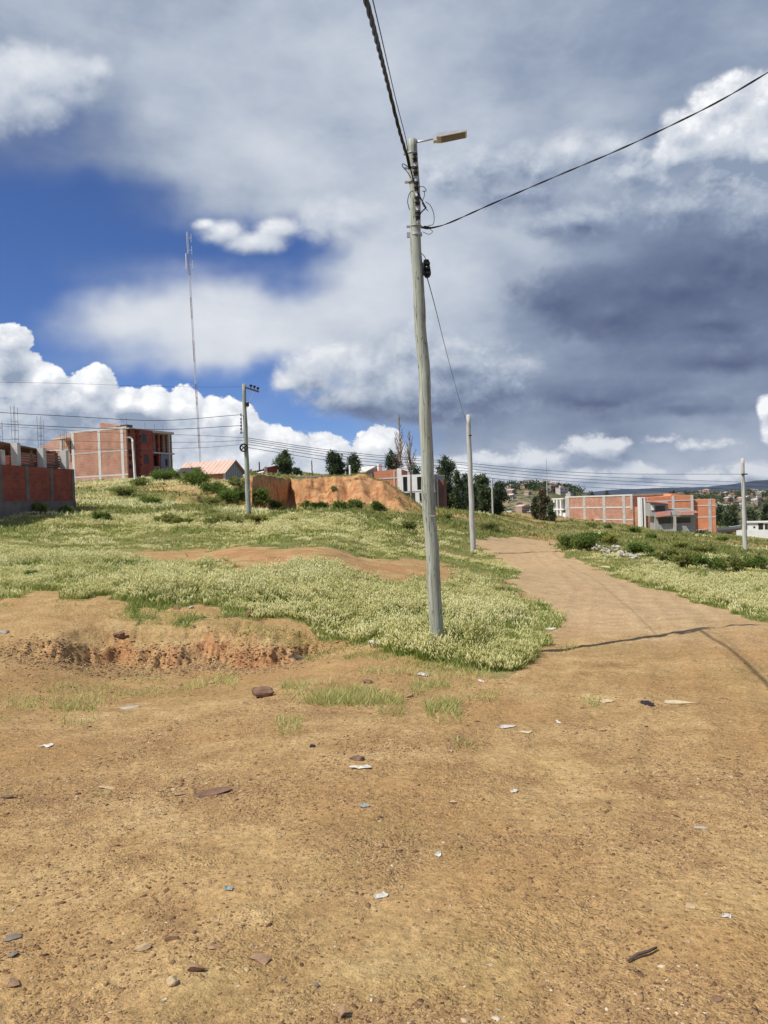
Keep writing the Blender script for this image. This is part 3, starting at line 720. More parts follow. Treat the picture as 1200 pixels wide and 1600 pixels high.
# coil of spare cable on the right flank
ck = MB()
for q in range(4):
    cx = on1(420, prad(420)+.03+.022*q*.6, -.05+.02*q)
    ring = [cx+Vector((.045*math.cos(t)*.75, .03*math.cos(t), .13*math.sin(t)))+Vector((.006*math.sin(3*t+q), 0, .01*math.cos(2*t+q))) for t in np.linspace(0, 2*math.pi, 26)]
    ck.tube(ring, .010, 5, cap=False)
for dz in (-.07, 0, .07): ck.box(*(on1(420, prad(420)-.01)[0]+v for v in (0, .11)), -.07, .05, on1(420)[2]+dz-.012, on1(420)[2]+dz+.012)
ck.build('cable_coil', [M_black], pole1, smooth=False)
# loose drop leads looping down the pole head
def L1(lst, dy=-.12): return [loc1(P(x, y, D1+dy)) for x, y in lst]
for nm, lst, r_ in (('jumper_lead', [(641,262),(647,285),(655,305),(664,322),(665,325),(658,332),(655,339)], .010),
                    ('jumper_lead', [(640,262),(630,256),(629,260),(636,268),(642,278)], .006),
                    ('jumper_lead', [(646,298),(640,302),(637,315),(640,328)], .006),
                    ('jumper_lead', [(655,292),(662,292),(666,298),(660,299)], .005),
                    ('jumper_lead', [(663,298),(663,306),(660,318),(669,330)], .005),
                    ('jumper_lead', [(665,315),(673,322),(678,336),(677,350),(669,353),(670,357)], .005),
                    ('jumper_lead', [(660,362),(670,366),(676,362),(672,358)], .004),
                    ('jumper_lead', [(656,318),(652,326),(652,336),(655,343)], .006),
                    ('earth_wire', [(659,396),(664,402),(667,412)], .005)):
    mb = MB(); mb.tube(through(L1(lst), 30), r_, 6); mb.build(nm, [M_cable], pole1, smooth=True)
# ---- cables that leave it (things of their own: they hang between poles)
heavy = [P(641, 264, D1-.15), P(636, 244, D1-.35), P(624.5, 206, D1-1.2), P(609, 144, 9.2), P(593, 80, 7.6), P(580, 30, 6.4), P(569, -12, 5.7), P(560, -70, 4.9), P(520, -260, 3.4), P(470, -620, 2.2)]
o = twisted('overhead_cable', through(heavy, 60), .012, .95, [M_cable], 3, 1.15)
tag(o, 'thick black twisted cable running from the lamp pole up past the top edge', 'cable')
thin = [P(637, 236, D1-.12), P(633.5, 214, D1-.4), P(619.5, 160, 10.2), P(606, 102, 8.6), P(593, 45, 7.4), P(580, -10, 6.3), P(560, -90, 5.2), P(520, -260, 3.9), P(480, -620, 2.4)]
mb = MB(); mb.tube(through(thin, 60), .0060, 6); o = mb.build('overhead_wire', [M_cable], smooth=True)
tag(o, 'thin single wire just right of the thick twisted cable, above the lamp pole', 'wire')
side = [P(670, 357, D1-.03), P(700, 349, D1), P(770, 318, 11.8), P(870, 275, 11.4), P(960, 237, 10.9), P(1040, 200, 10.4), P(1120, 160, 9.8), P(1200, 113, 9.2), P(1290, 56, 8.6), P(1500, -80, 7.4)]
o = twisted('overhead_cable', through(side, 60), .0065, .85, [M_cable], 2, 1.0)
tag(o, 'black twisted cable sagging from the lamp pole to the upper right edge of the picture', 'cable')
# ---- other poles
def plain_pole(name, bpx, bpy, tpx, tpy, d, r0, r1, m, label, group=None, cat='utility pole', lean=True, square=False):
    b_ = P(bpx, bpy, d); g = Hs(b_.x, b_.y); t_ = P(tpx, tpy, d)
    b_ = Vector((b_.x, b_.y, min(b_.z, g)))
    e = empty(name, b_, label=label, cat=cat, group=group)
    mb = MB(); v = t_-b_; k = 16
    rr = np.random.RandomState(int(bpx)); j_ = rr.randn(k+1, 10)*.02
    ps = [v*(i/k)+Vector((.01*math.sin(i*1.3), 0, 0)) for i in range(k+1)]; ps[0] = ps[0]-Vector((0, 0, .5))
    mb.tube(ps, [lerp(r0, r1, i/k) for i in range(k+1)], 10, jit=lambda i, q: j_[i, q])
    mb.build('pole_shaft', [m], e, smooth=True)
    return e, b_, t_
e2, b2, t2 = plain_pole('utility_pole', 739.5, 866, 731.5, 648, 44, .165, .120, M_cpole, 'bare pale concrete pole at the left roadside, just right of the lamp pole')
mb = MB(); mb.tube([(-.02, -.15, 0), (.14, -.15, 0)], .035, 6)
hw = mb.build('bolt', [M_black], e2); hw.location = t2-b2-Vector((0, 0, 1.2))
e3, b3, t3 = plain_pole('utility_pole', 1164.5, 865, 1160, 716, 64, .19, .14, M_cpole, 'pale concrete pole in the green field at the right edge of the picture')
mb = MB(); mb.tube([(-.17, -.16, 0), (.35, -.16, 0)], .05, 6); h3 = mb.build('pole_band', [M_black], e3); h3.location = P(1160, 741, 64)-b3
e4, b4, t4 = plain_pole('utility_pole', 388.5, 807, 381, 600, 46, .16, .11, M_pole, 'wooden pole with angled crossarm and round cable coil, standing in weeds at left')
def o4(px, py, dd=0): return P(px, py, 46+dd)-b4
mb = MB(); A4 = o4(383, 605, -.15); B4 = o4(404.5, 612, -.15); mb.tube([A4, B4], .055, 4); mb.build('crossarm', [M_rebar], e4)
mb = MB(); mb.tube([o4(397, 612, -.15), o4(386, 637, -.12)], .022, 6); mb.build('crossarm_brace', [M_steel], e4)
for x, y in ((392, 604), (397.5, 605.5), (403, 608)):
    mb = MB(); mb.tube([(0, 0, -.12), (0, 0, -.02), (0, 0, .02), (0, 0, .08), (0, 0, .12)], [.02, .03, .085, .10, .05], 8); q = mb.build('insulator', [M_insul], e4); q.location = o4(x, y, -.15)
mb = MB(); mb.box(-.02, .17, -.08, .08, -.12, .12); q = mb.build('junction_box', [M_black], e4); q.location = o4(384.5, 632, -.1)
mb = MB(); mb.box(-.015, .015, -.02, .02, -.58, .58); mb.box(0, .22, -.015, .015, .5, .53); mb.box(0, .22, -.015, .015, -.53, -.5); q = mb.build('insulator_rack', [M_steel], e4); q.location = o4(377.5, 662.5, -.1)
for y in (648, 655, 660, 665.5, 670.5, 676):
    mb = MB(); mb.tube([(0, 0, -.06), (0, 0, -.02), (0, 0, .02), (0, 0, .06)], [.06, .035, .035, .06], 8); q = mb.build('insulator', [M_insul], e4); q.location = o4(376.5, y, -.12)
mb = MB()
for q in range(5):
    rr = .19+.012*q; ring = [Vector((rr*math.cos(t), -.2-.015*q, rr*math.sin(t))) for t in np.linspace(0, 2*math.pi, 24)]; mb.tube(ring, .022, 5, cap=False)
mb.tube([(-.16, -.2, -.12), (0, -.2, .02), (.17, -.2, .12)], .035, 5); mb.tube([(-.14, -.2, .14), (.02, -.2, -.02), (.10, -.2, -.16)], .03, 5)
q = mb.build('cable_coil', [M_black], e4); q.location = o4(382, 700)
# small far poles
for i, (bx, by, tx, ty, d, r_, lab, m) in enumerate([
    (770, 801, 768.5, 748, 92, .12, 'thin pale pole in front of the dark tree grove right of the bare concrete pole', M_cpole),
    (856, 811, 854.5, 748, 112, .10, 'thin pale pole with a tiny crossbar beside the brown green tree', M_cpole),
    (845, 808, 844, 786, 112, .08, 'short thin post beside the brown-green tree, lower than the pole next to it', M_cpole),
    (488, 749, 487, 719, 86, .07, 'thin dark post alone on top of the clay cutting', M_rebar),
    (541, 751, 540, 737, 84, .08, 'short thin post on the clay mound, left of the white post', M_steel),
    (547.5, 750, 546.5, 727, 84, .14, 'thick white post on top of the clay mound', M_white)]):
    e, b_, t_ = plain_pole('utility_pole' if d > 90 else 'post', bx, by, tx, ty, d, r_, r_*.8, m, lab, cat='utility pole' if d > 90 else 'post')
    if i == 1:
        mb = MB(); mb.tube([(-.5, 0, 0), (.5, 0, 0)], .05, 6); mb.tube([(0, 0, 0), (0, 0, 3.2)], .035, 5); q = mb.build('crossarm', [M_steel], e); q.location = t_-b_-Vector((0, 0, .3))
    if i == 0:
        mb = MB(); mb.tube([(-.35, 0, 0), (.35, 0, 0)], .04, 6); q = mb.build('crossarm', [M_steel], e); q.location = t_-b_-Vector((0, 0, .25))
# street lamps of the far streets
def lamp_post(bx, by, tx, ty, hx, hy, d, r_, lab, left=True):
    e, b_, t_ = plain_pole('street_lamp', bx, by, tx, ty, d, r_, r_*.7, M_white, lab, cat='street lamp')
    h_ = P(hx, hy, d)-b_; t0 = t_-b_
    mb = MB(); mb.tube([t0, t0.lerp(h_, .5)+Vector((0, 0, .12)), h_], r_*.6, 6); mb.build('lamp_arm', [M_white], e)
    mb = MB(); mb.prism([(-.28, -.05), (.28, -.05), (.30, .02), (.1, .08), (-.25, .06)], -.14, .14); q = mb.build('lamp_head', [M_conc], e); q.location = h_
lamp_post(211.5, 752, 207, 687, 200, 683.5, 93, .16, 'white street lamp with a short arm in front of the three storey brick building')
lamp_post(1034, 828, 1033.5, 781, 1035, 778, 112, .17, 'white street lamp in front of the grey house with pink roof edges')
# ---- service wire from lamp pole to the bare pole, and the spans across the field
def wire(pts, r_, lab, group=None, n=50):
    mb = MB(); mb.tube(through(pts, n), r_, 5); o = mb.build('overhead_wire', [M_cable], smooth=True); return tag(o, lab, 'wire', group)
wire([P(667, 432, D1+.03), P(680, 480, 15.5), P(697, 548, 23), P(712, 604, 31), P(724, 645, 39), P(731, 664, 44)], .008, 'thin wire dropping from the lamp pole down to the head of the bare concrete pole')
SPAN = 'wires crossing the field between the left pole and the right side'
ends = [(385, 684, 1168, 741), (385, 687, 1300, 758), (385, 690, 1300, 765), (385, 694, 1300, 771), (385, 699, 1300, 779)]
mids = [(680, 719), (680, 722), (680, 727), (680, 731), (680, 737)]
mid2 = [(920, 739), (920, 744), (920, 749), (920, 754), (920, 761)]
for i, ((xa, ya, xb, yb), m_, m2) in enumerate(zip(ends, mids, mid2)):
    d_ = 64 if i == 0 else 74
    wire([P(xa, ya, 46), P((xa+m_[0])/2, (ya+m_[1])/2+4, 48), P(*m_, 51), P(*m2, (51+d_)/2+1), P(xb, yb, d_)], .016,
         'upper wire ending at the pole at the right edge, strung across behind the lamp pole' if i == 0 else ('', 'second wire from the top of the long bundle behind the lamp pole', 'third wire from the top of the long bundle behind the lamp pole', 'fourth wire from the top of the long bundle behind the lamp pole', 'lowest wire of the long bundle behind the lamp pole')[i], None if i == 0 else SPAN)
LW = [([(-80, 640), (100, 650), (250, 657), (376, 648)], 'uppermost wire left of the crossarm pole, sagging over the brick building'),
      ([(-80, 658), (120, 668), (260, 671), (376, 665)], 'dark wire just below the uppermost one, over the brick building at left'),
      ([(-80, 596), (100, 599), (220, 603), (310, 604)], 'faint high wire across the white clouds at the left edge')]
for l_, lb_ in LW[:2]: wire([P(x, y, 40+6*max(0, x)/376) for x, y in l_], .016, lb_)
wire([P(x, y, 60+40*(x/381)) for x, y in [(-80, 596), (100, 599), (220, 603), (330, 605), (381, 604)]], .012, LW[2][1])
for k, (l_) in enumerate([[(-80, 660), (150, 675), (300, 680), (385, 684)], [(-80, 684), (150, 690), (300, 691), (385, 688)], [(-80, 700), (150, 702), (300, 700), (385, 694)]]):
    wire([P(x, y, 60-14*max(0, x)/385) for x, y in l_], .012, ('upper one of three faint wires reaching the coil on the left pole', 'middle one of three faint wires reaching the coil on the left pole', 'lowest of three faint wires reaching the coil on the left pole')[k], 'faint lower wires left of the left pole')
# ---- radio mast
mb_base = P(313.5, 735, 260); mast = empty('radio_mast', mb_base, label='very tall thin lattice radio mast in white and red sections against the blue sky', cat='radio mast')
tp = P(292, 362, 260)-mb_base; Ln = 44
for sec in range(11):
    mb = MB()
    for i in range(sec*4, sec*4+4):
        z0, z1 = tp*(i/Ln), tp*((i+1)/Ln); w = .30
        for k in range(3):
            a_ = Vector((math.cos(k*2.094+.4)*w, math.sin(k*2.094+.4)*w, 0)); b_ = Vector((math.cos((k+1)*2.094+.4)*w, math.sin((k+1)*2.094+.4)*w, 0))
            mb.tube([z0+a_, z1+a_], .075, 4); mb.tube([z0+a_, z1+b_], .04, 4); mb.tube([z0+a_, z0+b_], .035, 4)
    mb.build('lattice_section', [(M_mast_w, M_mast_r)[sec % 2]], mast)
for py in (372, 391, 413, 431):
    mb = MB(); x0 = 292+(py-362)*.057
    q0 = P(x0, py, 260)-mb_base; q1 = P(x0+6, py, 260)-mb_base
    mb.tube([q0, q1], .07, 5); mb.tube([q1-Vector((0, 0, 1.4)), q1+Vector((0, 0, 1.4))], .08, 5); mb.build('antenna', [M_mast_w], mast)
mb = MB(); q0 = P(291, 408, 260)-mb_base; mb.tube([q0-Vector((0, 0, 2.6)), q0+Vector((0, 0, 2.6))], .22, 6); mb.build('antenna_panel', [M_mast_w], mast)
# ------------------------------------------------------------------ buildings
class Fac:
    """vertical wall plane from column pl (depth dl) to column pr (depth dr); local x along it, local y into the building"""
    def __init__(s, name, pl, dl, pr, dr, pyb, label, cat, group=None):
        a_ = P(pl, pyb, dl); b_ = P(pr, pyb, dr); v = Vector((b_.x-a_.x, b_.y-a_.y, 0))
        s.o = Vector((a_.x, a_.y, a_.z)); s.len = v.length; s.d = v.normalized(); s.rz = math.atan2(v.y, v.x)
        s.e = empty(name, s.o, s.rz, label, cat, group)
    def s_(s, px, y=0):            # local x on the plane at depth y seen in column px
        n = Vector((-s.d.y, s.d.x, 0)); o = s.o+n*y
        # (o.x+d.x t)/(o.y+d.y t) = tan for the column at horizon height
        v = ray(px, 790); k = v.x/v.y
        return (k*o.y-o.x)/(s.d.x-k*s.d.y)
    def z_(s, px, py, y=0):
        t = s.s_(px, y); n = Vector((-s.d.y, s.d.x, 0)); w = s.o+s.d*t+n*y
        return P(px, py, w.y).z-s.o.z
    def part(s, name, mb, m, parent=None): return mb.build(name, m if isinstance(m, list) else [m], parent or s.e)
    def window(s, px0, px1, py0, py1, y=0, bars=1, frame=None, glass=None, name='window', dpt=.16, nb=0):
        x0, x1 = s.s_(px0, y), s.s_(px1, y); xm = (px0+px1)/2; z1, z0 = s.z_(xm, py0, y), s.z_(xm, py1, y)
        s.window_l(x0, x1, z0, z1, y, bars, frame, glass, name, nb)
    def window_l(s, x0, x1, z0, z1, y=0, bars=1, frame=None, glass=None, name='window', nb=0):
        t = .06; f = MB()
        f.box(x0, x1, y-.05, y+.03, z0, z0+t); f.box(x0, x1, y-.05, y+.03, z1-t, z1)
        f.box(x0, x0+t, y-.05, y+.03, z0+t, z1-t); f.box(x1-t, x1, y-.05, y+.03, z0+t, z1-t)
        for q in range(bars):
            xx = x0+(x1-x0)*(q+1)/(bars+1); f.box(xx-t*.4, xx+t*.4, y-.045, y+.03, z0+t, z1-t)
        w = f.build(name, [frame or M_rebar], s.e)
        g = MB(); g.box(x0+t, x1-t, y-.02, y-.004, z0+t, z1-t); g.build('pane', [glass or M_glass], w)
def rebar_cluster(mb, x, y, z, h, n=4, w=.12, r=.012):
    for i in range(n):
        dx, dy = ((-w, -w), (w, -w), (-w, w), (w, w))[i % 4]
        mb.tube([(x+dx, y+dy, z), (x+dx*1.15+random.uniform(-.03, .03), y+dy, z+h*random.uniform(.8, 1))], r, 4)
    for q in range(int(h/.55)):
        zz = z+.3+q*.5
        mb.tube([(x-w, y-w, zz), (x+w, y-w, zz), (x+w, y+w, zz), (x-w, y+w, zz), (x-w, y-w, zz)], r*.7, 3, cap=False)
# ---- near left: boundary wall of an unfinished house (its shaded side faces us)
F = Fac('unfinished_house', -45, 40.0, 118, 50.0, 793, 'unfinished red brick house with shade-darkened wall and bare steel rods, cut by the left edge', 'house')
F.e.location.z = 0; F.o.z = 0; e = F.e
zb = 1.2; L = F.len
zt = F.z_(80, 731)
def X_(px): return F.s_(px)
zp = F.z_(60, 783)
w = MB(); w.box(0, L, 0, .22, zp, zt); F.part('boundary_wall', w, M_brick_red_shade)  # brick colour already lowered for this wall's shade
w = MB(); w.box(-.02, L+.02, -.04, .26, zb, zp); F.part('plinth', w, M_plinth)
for px in (2, 44, 82, 115.5):
    c = MB(); x = X_(px); c.box(x-.16, x+.16, -.03, .25, zp+.002, zt+.02); F.part('column', c, M_plinth)
# storey above, standing behind the wall line
ups = [(33, 692, .55), (73, 700, .55), (108, 704, .55)]
y0 = .30
for (px, py, wd) in ups:
    c = MB(); x = F.s_(px, y0); zz = F.z_(px, py, y0); c.box(x-.15, x+.17, y0, y0+.42, zt-.5, zz); F.part('column', c, M_conc_lt)
    rb = MB(); rebar_cluster(rb, x, y0+.2, zz-.05, 2.4 if px < 40 else (2.1 if px < 90 else 1.4), 4); F.part('rebar', rb, M_rebar)
x1 = F.s_(108, y0)
c = MB(); xa = F.s_(11, y0); c.box(xa-.3, xa+.02, y0, y0+.40, zt-.5, F.z_(11, 703, y0)); F.part('column', c, M_conc_lt)
rb = MB(); rebar_cluster(rb, xa-.15, y0+.2, F.z_(11, 703, y0)-.05, 1.9, 4); F.part('rebar', rb, M_rebar)
w = MB(); w.box(-1.5, xa-.3, y0+.1, y0+.28, zt-.5, F.z_(8, 701, y0)); w.box(-1.7, -1.5, y0+.1, y0+6, zt-.5, F.z_(8, 701, y0)); F.part('upper_wall', w, M_brick_or)
# interior: back wall, slab roof, stacked boards
ztop_ = F.z_(95, 705, 1.0); w = MB(); w.box(L-.62, L-.45, .95, 5.4, zb, ztop_+.0); w.box(xa, L-.62, 5.2, 5.4, zb, zt+.9); F.part('back_wall', w, M_brick_red_shade)
ztop = F.z_(70, 703, 1.2)
w = MB(); w.prism([(xa-.3, ztop+.12), (L-.9, ztop-.18), (L-.9, ztop-.10), (xa-.3, ztop+.20)], .75, 5.6); F.part('roof_slab', w, M_wood)
for q in range(8):
    zz = zt-.35+q*.165
    w = MB(); w.box(F.s_(17, .9), F.s_(104, .9)-.0, .86, .90, zz, zz+.105); F.part('board', w, M_wood)
for px in (25, 52, 62, 92): 
    w = MB(); xx = F.s_(px, .95); w.box(xx-.05, xx+.05, .905, 1.0, zt-.5, ztop-.12); F.part('timber_post', w, M_wood)
w = MB(); xx = F.s_(97, 1.1); w.box(xx-.35, xx+.35, 1.05, 1.3, zt+.25, zt+.62); F.part('cement_sack', w, M_conc_lt)

# ---- three storey brick building
C = P(200, 748, 105)
B = Fac('brick_building', 200, 105, 269.5, 113.4, 752, 'three storey bare brick building with open balconies on its shaded right side', 'building')
e = B.e; Lx = B.len; g0 = -1.5
H_ = B.z_(200, 666)
def fy(px):     # local y on the lit gable plane x=0 seen in column px
    n = Vector((-B.d.y, B.d.x, 0)); v = ray(px, 720); k = v.x/v.y
    return (k*B.o.y-B.o.x)/(n.x-k*n.y)
y1 = fy(112)
z_low = B.z_(200, 741); z_mid = B.z_(200, 703)
w = MB(); w.box(0, .25, .0, y1, g0, H_-.2); F_ = B.part('wall', w, M_brick)
w = MB(); w.box(-.004, 0, .3, y1-.2, g0, z_low-.02); B.part('plastered_foot', w, M_brick_pk)
for px in (115, 156, 192):
    c = MB(); yy = fy(px); c.box(-.035, .10, yy-.24, yy+.24, g0, H_-.05); B.part('column', c, M_conc_lt)
for z, h in ((z_low, .20), (z_mid, .17), (H_-.12, .26)):
    c = MB(); c.box(-.025, .12, -.05, y1+.05, z-h/2, z+h/2); B.part('ring_beam', c, M_conc_lt if z != z_mid else M_conc)
# shaded long side, made of plane walls, a projecting bay and open balconies
xs = lambda px, y=0: B.s_(px, y)
w = MB(); w.box(.25, xs(216), 0, .25, g0, H_-.2); B.part('wall', w, M_brick_red_shade)  # shade put into the brick colour along this side
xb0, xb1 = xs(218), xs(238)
w = MB(); w.box(xb0, xb1, -.55, .25, z_low-.1, H_-.35); B.part('bay', w, M_brick_red_shade)
for (a_, b_, t_, u_) in ((225.5, 232.5, 677, 692.5), (228, 234.5, 710, 725)):
    B.window(a_, b_, t_, u_, -.56, 1)
for k, py in enumerate((682, 692, 703, 714, 726)):
    v = MB(); xx = xs(223, -.56); zz = B.z_(223, py, -.56); v.box(xx-.22, xx+.16, -.575, -.552, zz-.16, zz+.16); B.part('vent_opening', v, M_dark)
for k, py in enumerate((675, 688, 706, 716, 729)):
    v = MB(); xx = xs(206); zz = B.z_(206, py); v.box(xx-.25, xx+.25, -.02, -.003, zz-.3, zz+.3); B.part('opening', v, M_dark)
xo = xs(239.5); xe = Lx
w = MB(); w.box(xb1, xe, 3.0, 3.2, g0, H_-.3); B.part('inner_wall', w, M_brick_red_shade)
w = MB(); w.box(xe-.02, xe+.20, 0, 8.5, g0, H_-.35); w.box(.25, xe, 8.4, 8.6, g0, H_-.4); B.part('wall', w, M_brick)
for z in (B.z_(250, 741), z_mid-.15, H_-.42):
    s2 = MB(); s2.box(xb1, xe+.18, -.45, 3.0, z-.10, z+.10); B.part('balcony_slab', s2, M_conc)
for px, yy in ((252.5, -.2), (239.6, 0), (268.5, -.35)):
    c = MB(); xx = xs(px, yy); c.box(xx-.16, xx+.14, yy, yy+.3, g0, H_-.5); B.part('column', c, M_conc if px != 252.5 else M_brick_red_shade)
w = MB(); w.box(xs(254.5, -.3), xs(267, -.3), -.30, -.18, z_low-.2, z_mid-.25); B.part('rendered_panel', w, M_blue_r)
v = MB(); v.box(xs(261, -.3), xs(264.5, -.3), -.315, -.302, B.z_(262, 728, -.3), B.z_(262, 717, -.3)); B.part('opening', v, M_dark)
w = MB(); w.box(xs(243.5, .6), xs(246.5, .6), .6, .75, z_mid-.05, H_-.5); B.part('partition', w, M_brick); w = MB(); w.box(xs(258, .6), xs(262, .6), .6, .75, z_mid-.05, H_-.5); B.part('partition', w, M_brick)
w = MB()
for q in range(5): xx = lerp(xs(240.5, -.4), xs(251.5, -.4), q/4); w.box(xx-.02, xx+.02, -.42, -.38, B.z_(246, 741)+.1, B.z_(246, 741)+1.0)
w.box(xs(240.5, -.4), xs(251.5, -.4), -.43, -.37, B.z_(246, 741)+1.0, B.z_(246, 741)+1.05); B.part('railing', w, M_steel)
w = MB(); w.box(0, Lx+.2, -.5, 8.6, H_-.32, H_-.2); w.box(.25, xs(216), -.0, 8.5, H_-.2, H_-.08); B.part('roof', w, M_conc)
w = MB(); ya, yb = fy(150), fy(176); w.add([(1, ya, H_), (1, yb, H_), (3.5, yb, H_), (3.5, ya, H_), (1, ya, H_+1.05), (1, yb, H_+.35), (3.5, yb, H_+.35), (3.5, ya, H_+1.05)], [(0,3,2,1),(4,5,6,7),(0,1,5,4),(1,2,6,5),(2,3,7,6),(3,0,4,7)]); B.part('stair_hut', w, M_brick)
w = MB(); w.box(xs(203, 1), xs(212, 1), 1, 2.2, H_, H_+.45); B.part('brick_stack', w, M_rebar)
rb = MB()
for (px, h) in ((191, 1.3), (194, 1.1), (199, 1.3)): rb.tube([(.1, fy(px), H_-.1), (.1, fy(px), H_+h)], .02, 4)
B.part('rebar', rb, M_rebar)
for px in (232, 247, 260): rb = MB(); rb.tube([(xs(px), .1, H_-.3), (xs(px), .1, H_+.8)], .02, 4); B.part('rebar', rb, M_rebar)
# lower rear wing with a sloping top
ywa, ywb = y1+.02, fy(49)
za, zb_, zc = H_-.25, H_-.25, H_-2.0
w = MB(); w.add([(1.2, ywa, g0), (1.2, ywb, g0), (1.2, ywb, zc), (1.2, lerp(ywa, ywb, .45), zb_), (1.2, ywa, za), (6, ywa, g0), (6, ywb, g0), (6, ywb, zc), (6, lerp(ywa, ywb, .45), zb_), (6, ywa, za)],
    [(0,1,2,3,4)[::-1], (5,6,7,8,9), (0,1,6,5), (1,2,7,6), (2,3,8,7), (3,4,9,8), (4,0,5,9)]); B.part('rear_wing', w, M_brick_pk)
w = MB(); w.box(1.12, 1.19, ywa, ywb, H_-2.5, H_-2.3); w.box(1.10, 1.19, lerp(ywa, ywb, .38), lerp(ywa, ywb, .42), g0, H_-.5); B.part('ring_beam', w, M_conc_lt)
w = MB(); w.box(-.9, 1.1, ywa, ywa+2.4, H_-1.0, H_-.85); w.box(-.8, -.6, ywa+.9, ywa+1.1, H_-4, H_-1.0); B.part('door_canopy', w, M_conc_lt)
w = MB(); w.box(1.09, 1.13, ywa+.15, ywa+1.3, H_-4.2, H_-1.2); B.part('opening', w, M_dark)
# ---- gable shed with sheet roof
S = Fac('metal_roof_shed', 352, 112, 381.5, 116.5, 756, 'low shed with pinkish corrugated sheet roof and dark gable, right of the three storey building', 'shed')
Lx = S.len; ze = S.z_(352, 738); zr = S.z_(367, 719)
n = Vector((-S.d.y, S.d.x, 0)); v = ray(274, 735); k = v.x/v.y; Ly = (k*S.o.y-S.o.x)/(n.x-k*n.y)
w = MB(); w.box(0, .2, .15, Ly-.2, -.8, ze); w.box(Lx-.2, Lx, .15, Ly-.2, -.8, ze); S.part('wall', w, M_brick)
w = MB(); w.box(-.03, .25, 0, .3, -.8, ze); S.part('column', w, M_conc_lt)
w = MB(); w.prism([(.2, -.8), (Lx-.2, -.8), (Lx-.2, ze), (Lx/2, zr-.08), (.2, ze)], .1, .25); S.part('gable', w, M_tin_grey)
w = MB()
w.add([(-.45, -.35, ze-.18), (-.45, Ly, ze-.18), (Lx/2, Ly, zr), (Lx/2, -.35, zr), (-.45, -.35, ze-.10), (-.45, Ly, ze-.10), (Lx/2, Ly, zr+.08), (Lx/2, -.35, zr+.08)], [(0,1,2,3)[::-1], (4,5,6,7), (0,1,5,4), (1,2,6,5), (2,3,7,6), (3,0,4,7)])
w.add([(Lx+.45, -.35, ze-.18), (Lx+.45, Ly, ze-.18), (Lx/2+.002, Ly, zr), (Lx/2+.002, -.35, zr), (Lx+.45, -.35, ze-.10), (Lx+.45, Ly, ze-.10), (Lx/2+.002, Ly, zr+.08), (Lx/2+.002, -.35, zr+.08)], [(0,1,2,3), (4,5,6,7)[::-1], (0,1,5,4)[::-1], (1,2,6,5)[::-1], (2,3,7,6)[::-1], (3,0,4,7)[::-1]])
S.part('roof', w, M_tin)
# ---- low red walls with pale columns and planks
W = Fac('low_brick_wall', 386, 90, 434, 92, 752, 'low dark red brick wall with pale column stubs, right of the crossarm pole', 'wall')
w = MB(); w.prism([(0, -1), (W.len, -1), (W.len, W.z_(432, 727)), (W.s_(415), W.z_(415, 731)), (W.s_(414), W.z_(414, 733)), (0, W.z_(388, 738))], 0, .25); W.part('wall', w, M_brick_red_shade)
for px, py in ((394, 733), (417, 729)):
    c = MB(); x = W.s_(px); c.box(x-.15, x+.15, -.05, .3, -1, W.z_(px, py)); W.part('column', c, M_conc_lt)
c = MB(); x = W.s_(407); c.box(x-.06, x+.06, -.15, -.05, -1, W.z_(407, 722)); W.part('post', c, M_rebar)
T_ = empty('timber_stack', P(384, 744, 85), label='heap of long planks and sheets lying on the bank edge below the low red wall', cat='timber stack'); tb = T_.location
for q, (xa, ya, xb, yb_, m) in enumerate([(384, 744, 412, 737.5, M_white), (388, 746, 424, 740, M_wood), (396, 746, 432, 743.5, M_wood), (402, 749, 436, 747, M_rebar), (410, 742, 436, 740.5, M_rebar), (425, 747, 444, 749, M_tin)]):
    a_ = P(xa, ya, 85-.3*q)-tb; b_ = P(xb, yb_, 86-.3*q)-tb; w = MB(); w.tube([a_, b_], [.13, .13], 4); w.build('plank', [m], T_)
# ---- plateau edge: long plastered wall, dark shed, grey shed, bright brick house, white house
W = Fac('plastered_wall', 436, 83, 512, 83, 751, 'long low pale plastered wall along the top of the clay cutting', 'wall')
w = MB(); w.prism([(0, -1.2), (W.len, -1.2), (W.len, W.z_(512, 744)), (W.s_(455), W.z_(455, 746)), (0, W.z_(437, 749))], 0, .2); W.part('wall', w, M_conc_lt)
w = MB(); w.prism([(-.05, W.z_(437, 749)), (W.s_(455), W.z_(455, 746)), (W.len+.05, W.z_(512, 744)), (W.len+.05, W.z_(512, 744)+.1), (W.s_(455), W.z_(455, 746)+.1), (-.05, W.z_(437, 749)+.1)], -.06, .26); W.part('coping', w, M_tin)
W = Fac('field_shed', 508, 88, 533, 89, 751, 'small flat roofed pale shed behind the dark trees on the clay mound', 'shed')
w = MB(); w.box(0, W.len, 0, 2.5, -1, W.z_(520, 745)); W.part('wall', w, M_conc)
w = MB(); w.box(-.2, W.len+.3, -.4, 2.7, W.z_(520, 745)+.002, W.z_(520, 743)); W.part('roof', w, M_tin)
w = MB(); w.box(W.len*.62, W.len*.97, -.02, -.004, -1, W.z_(520, 746)); W.part('opening', w, M_dark)
W = Fac('grey_shed', 572, 96, 592, 98, 755, 'small grey shed with slanted roof touching the bright brick house', 'shed')
w = MB(); w.prism([(0, -1), (W.len, -1), (W.len, W.z_(590, 727)), (0, W.z_(573, 737))], 0, 3); W.part('wall', w, M_greyr)
w = MB(); w.prism([(-.25, W.z_(573, 738)), (W.len*.7, W.z_(586, 729)), (W.len*.7, W.z_(586, 728)), (-.25, W.z_(573, 736.5))], -.3, 3.2); W.part('roof', w, M_conc_lt)
c = MB(); c.box(W.len-.35, W.len+.35, -.35, -.06, -1, W.z_(590, 725)); W.part('column', c, M_white)
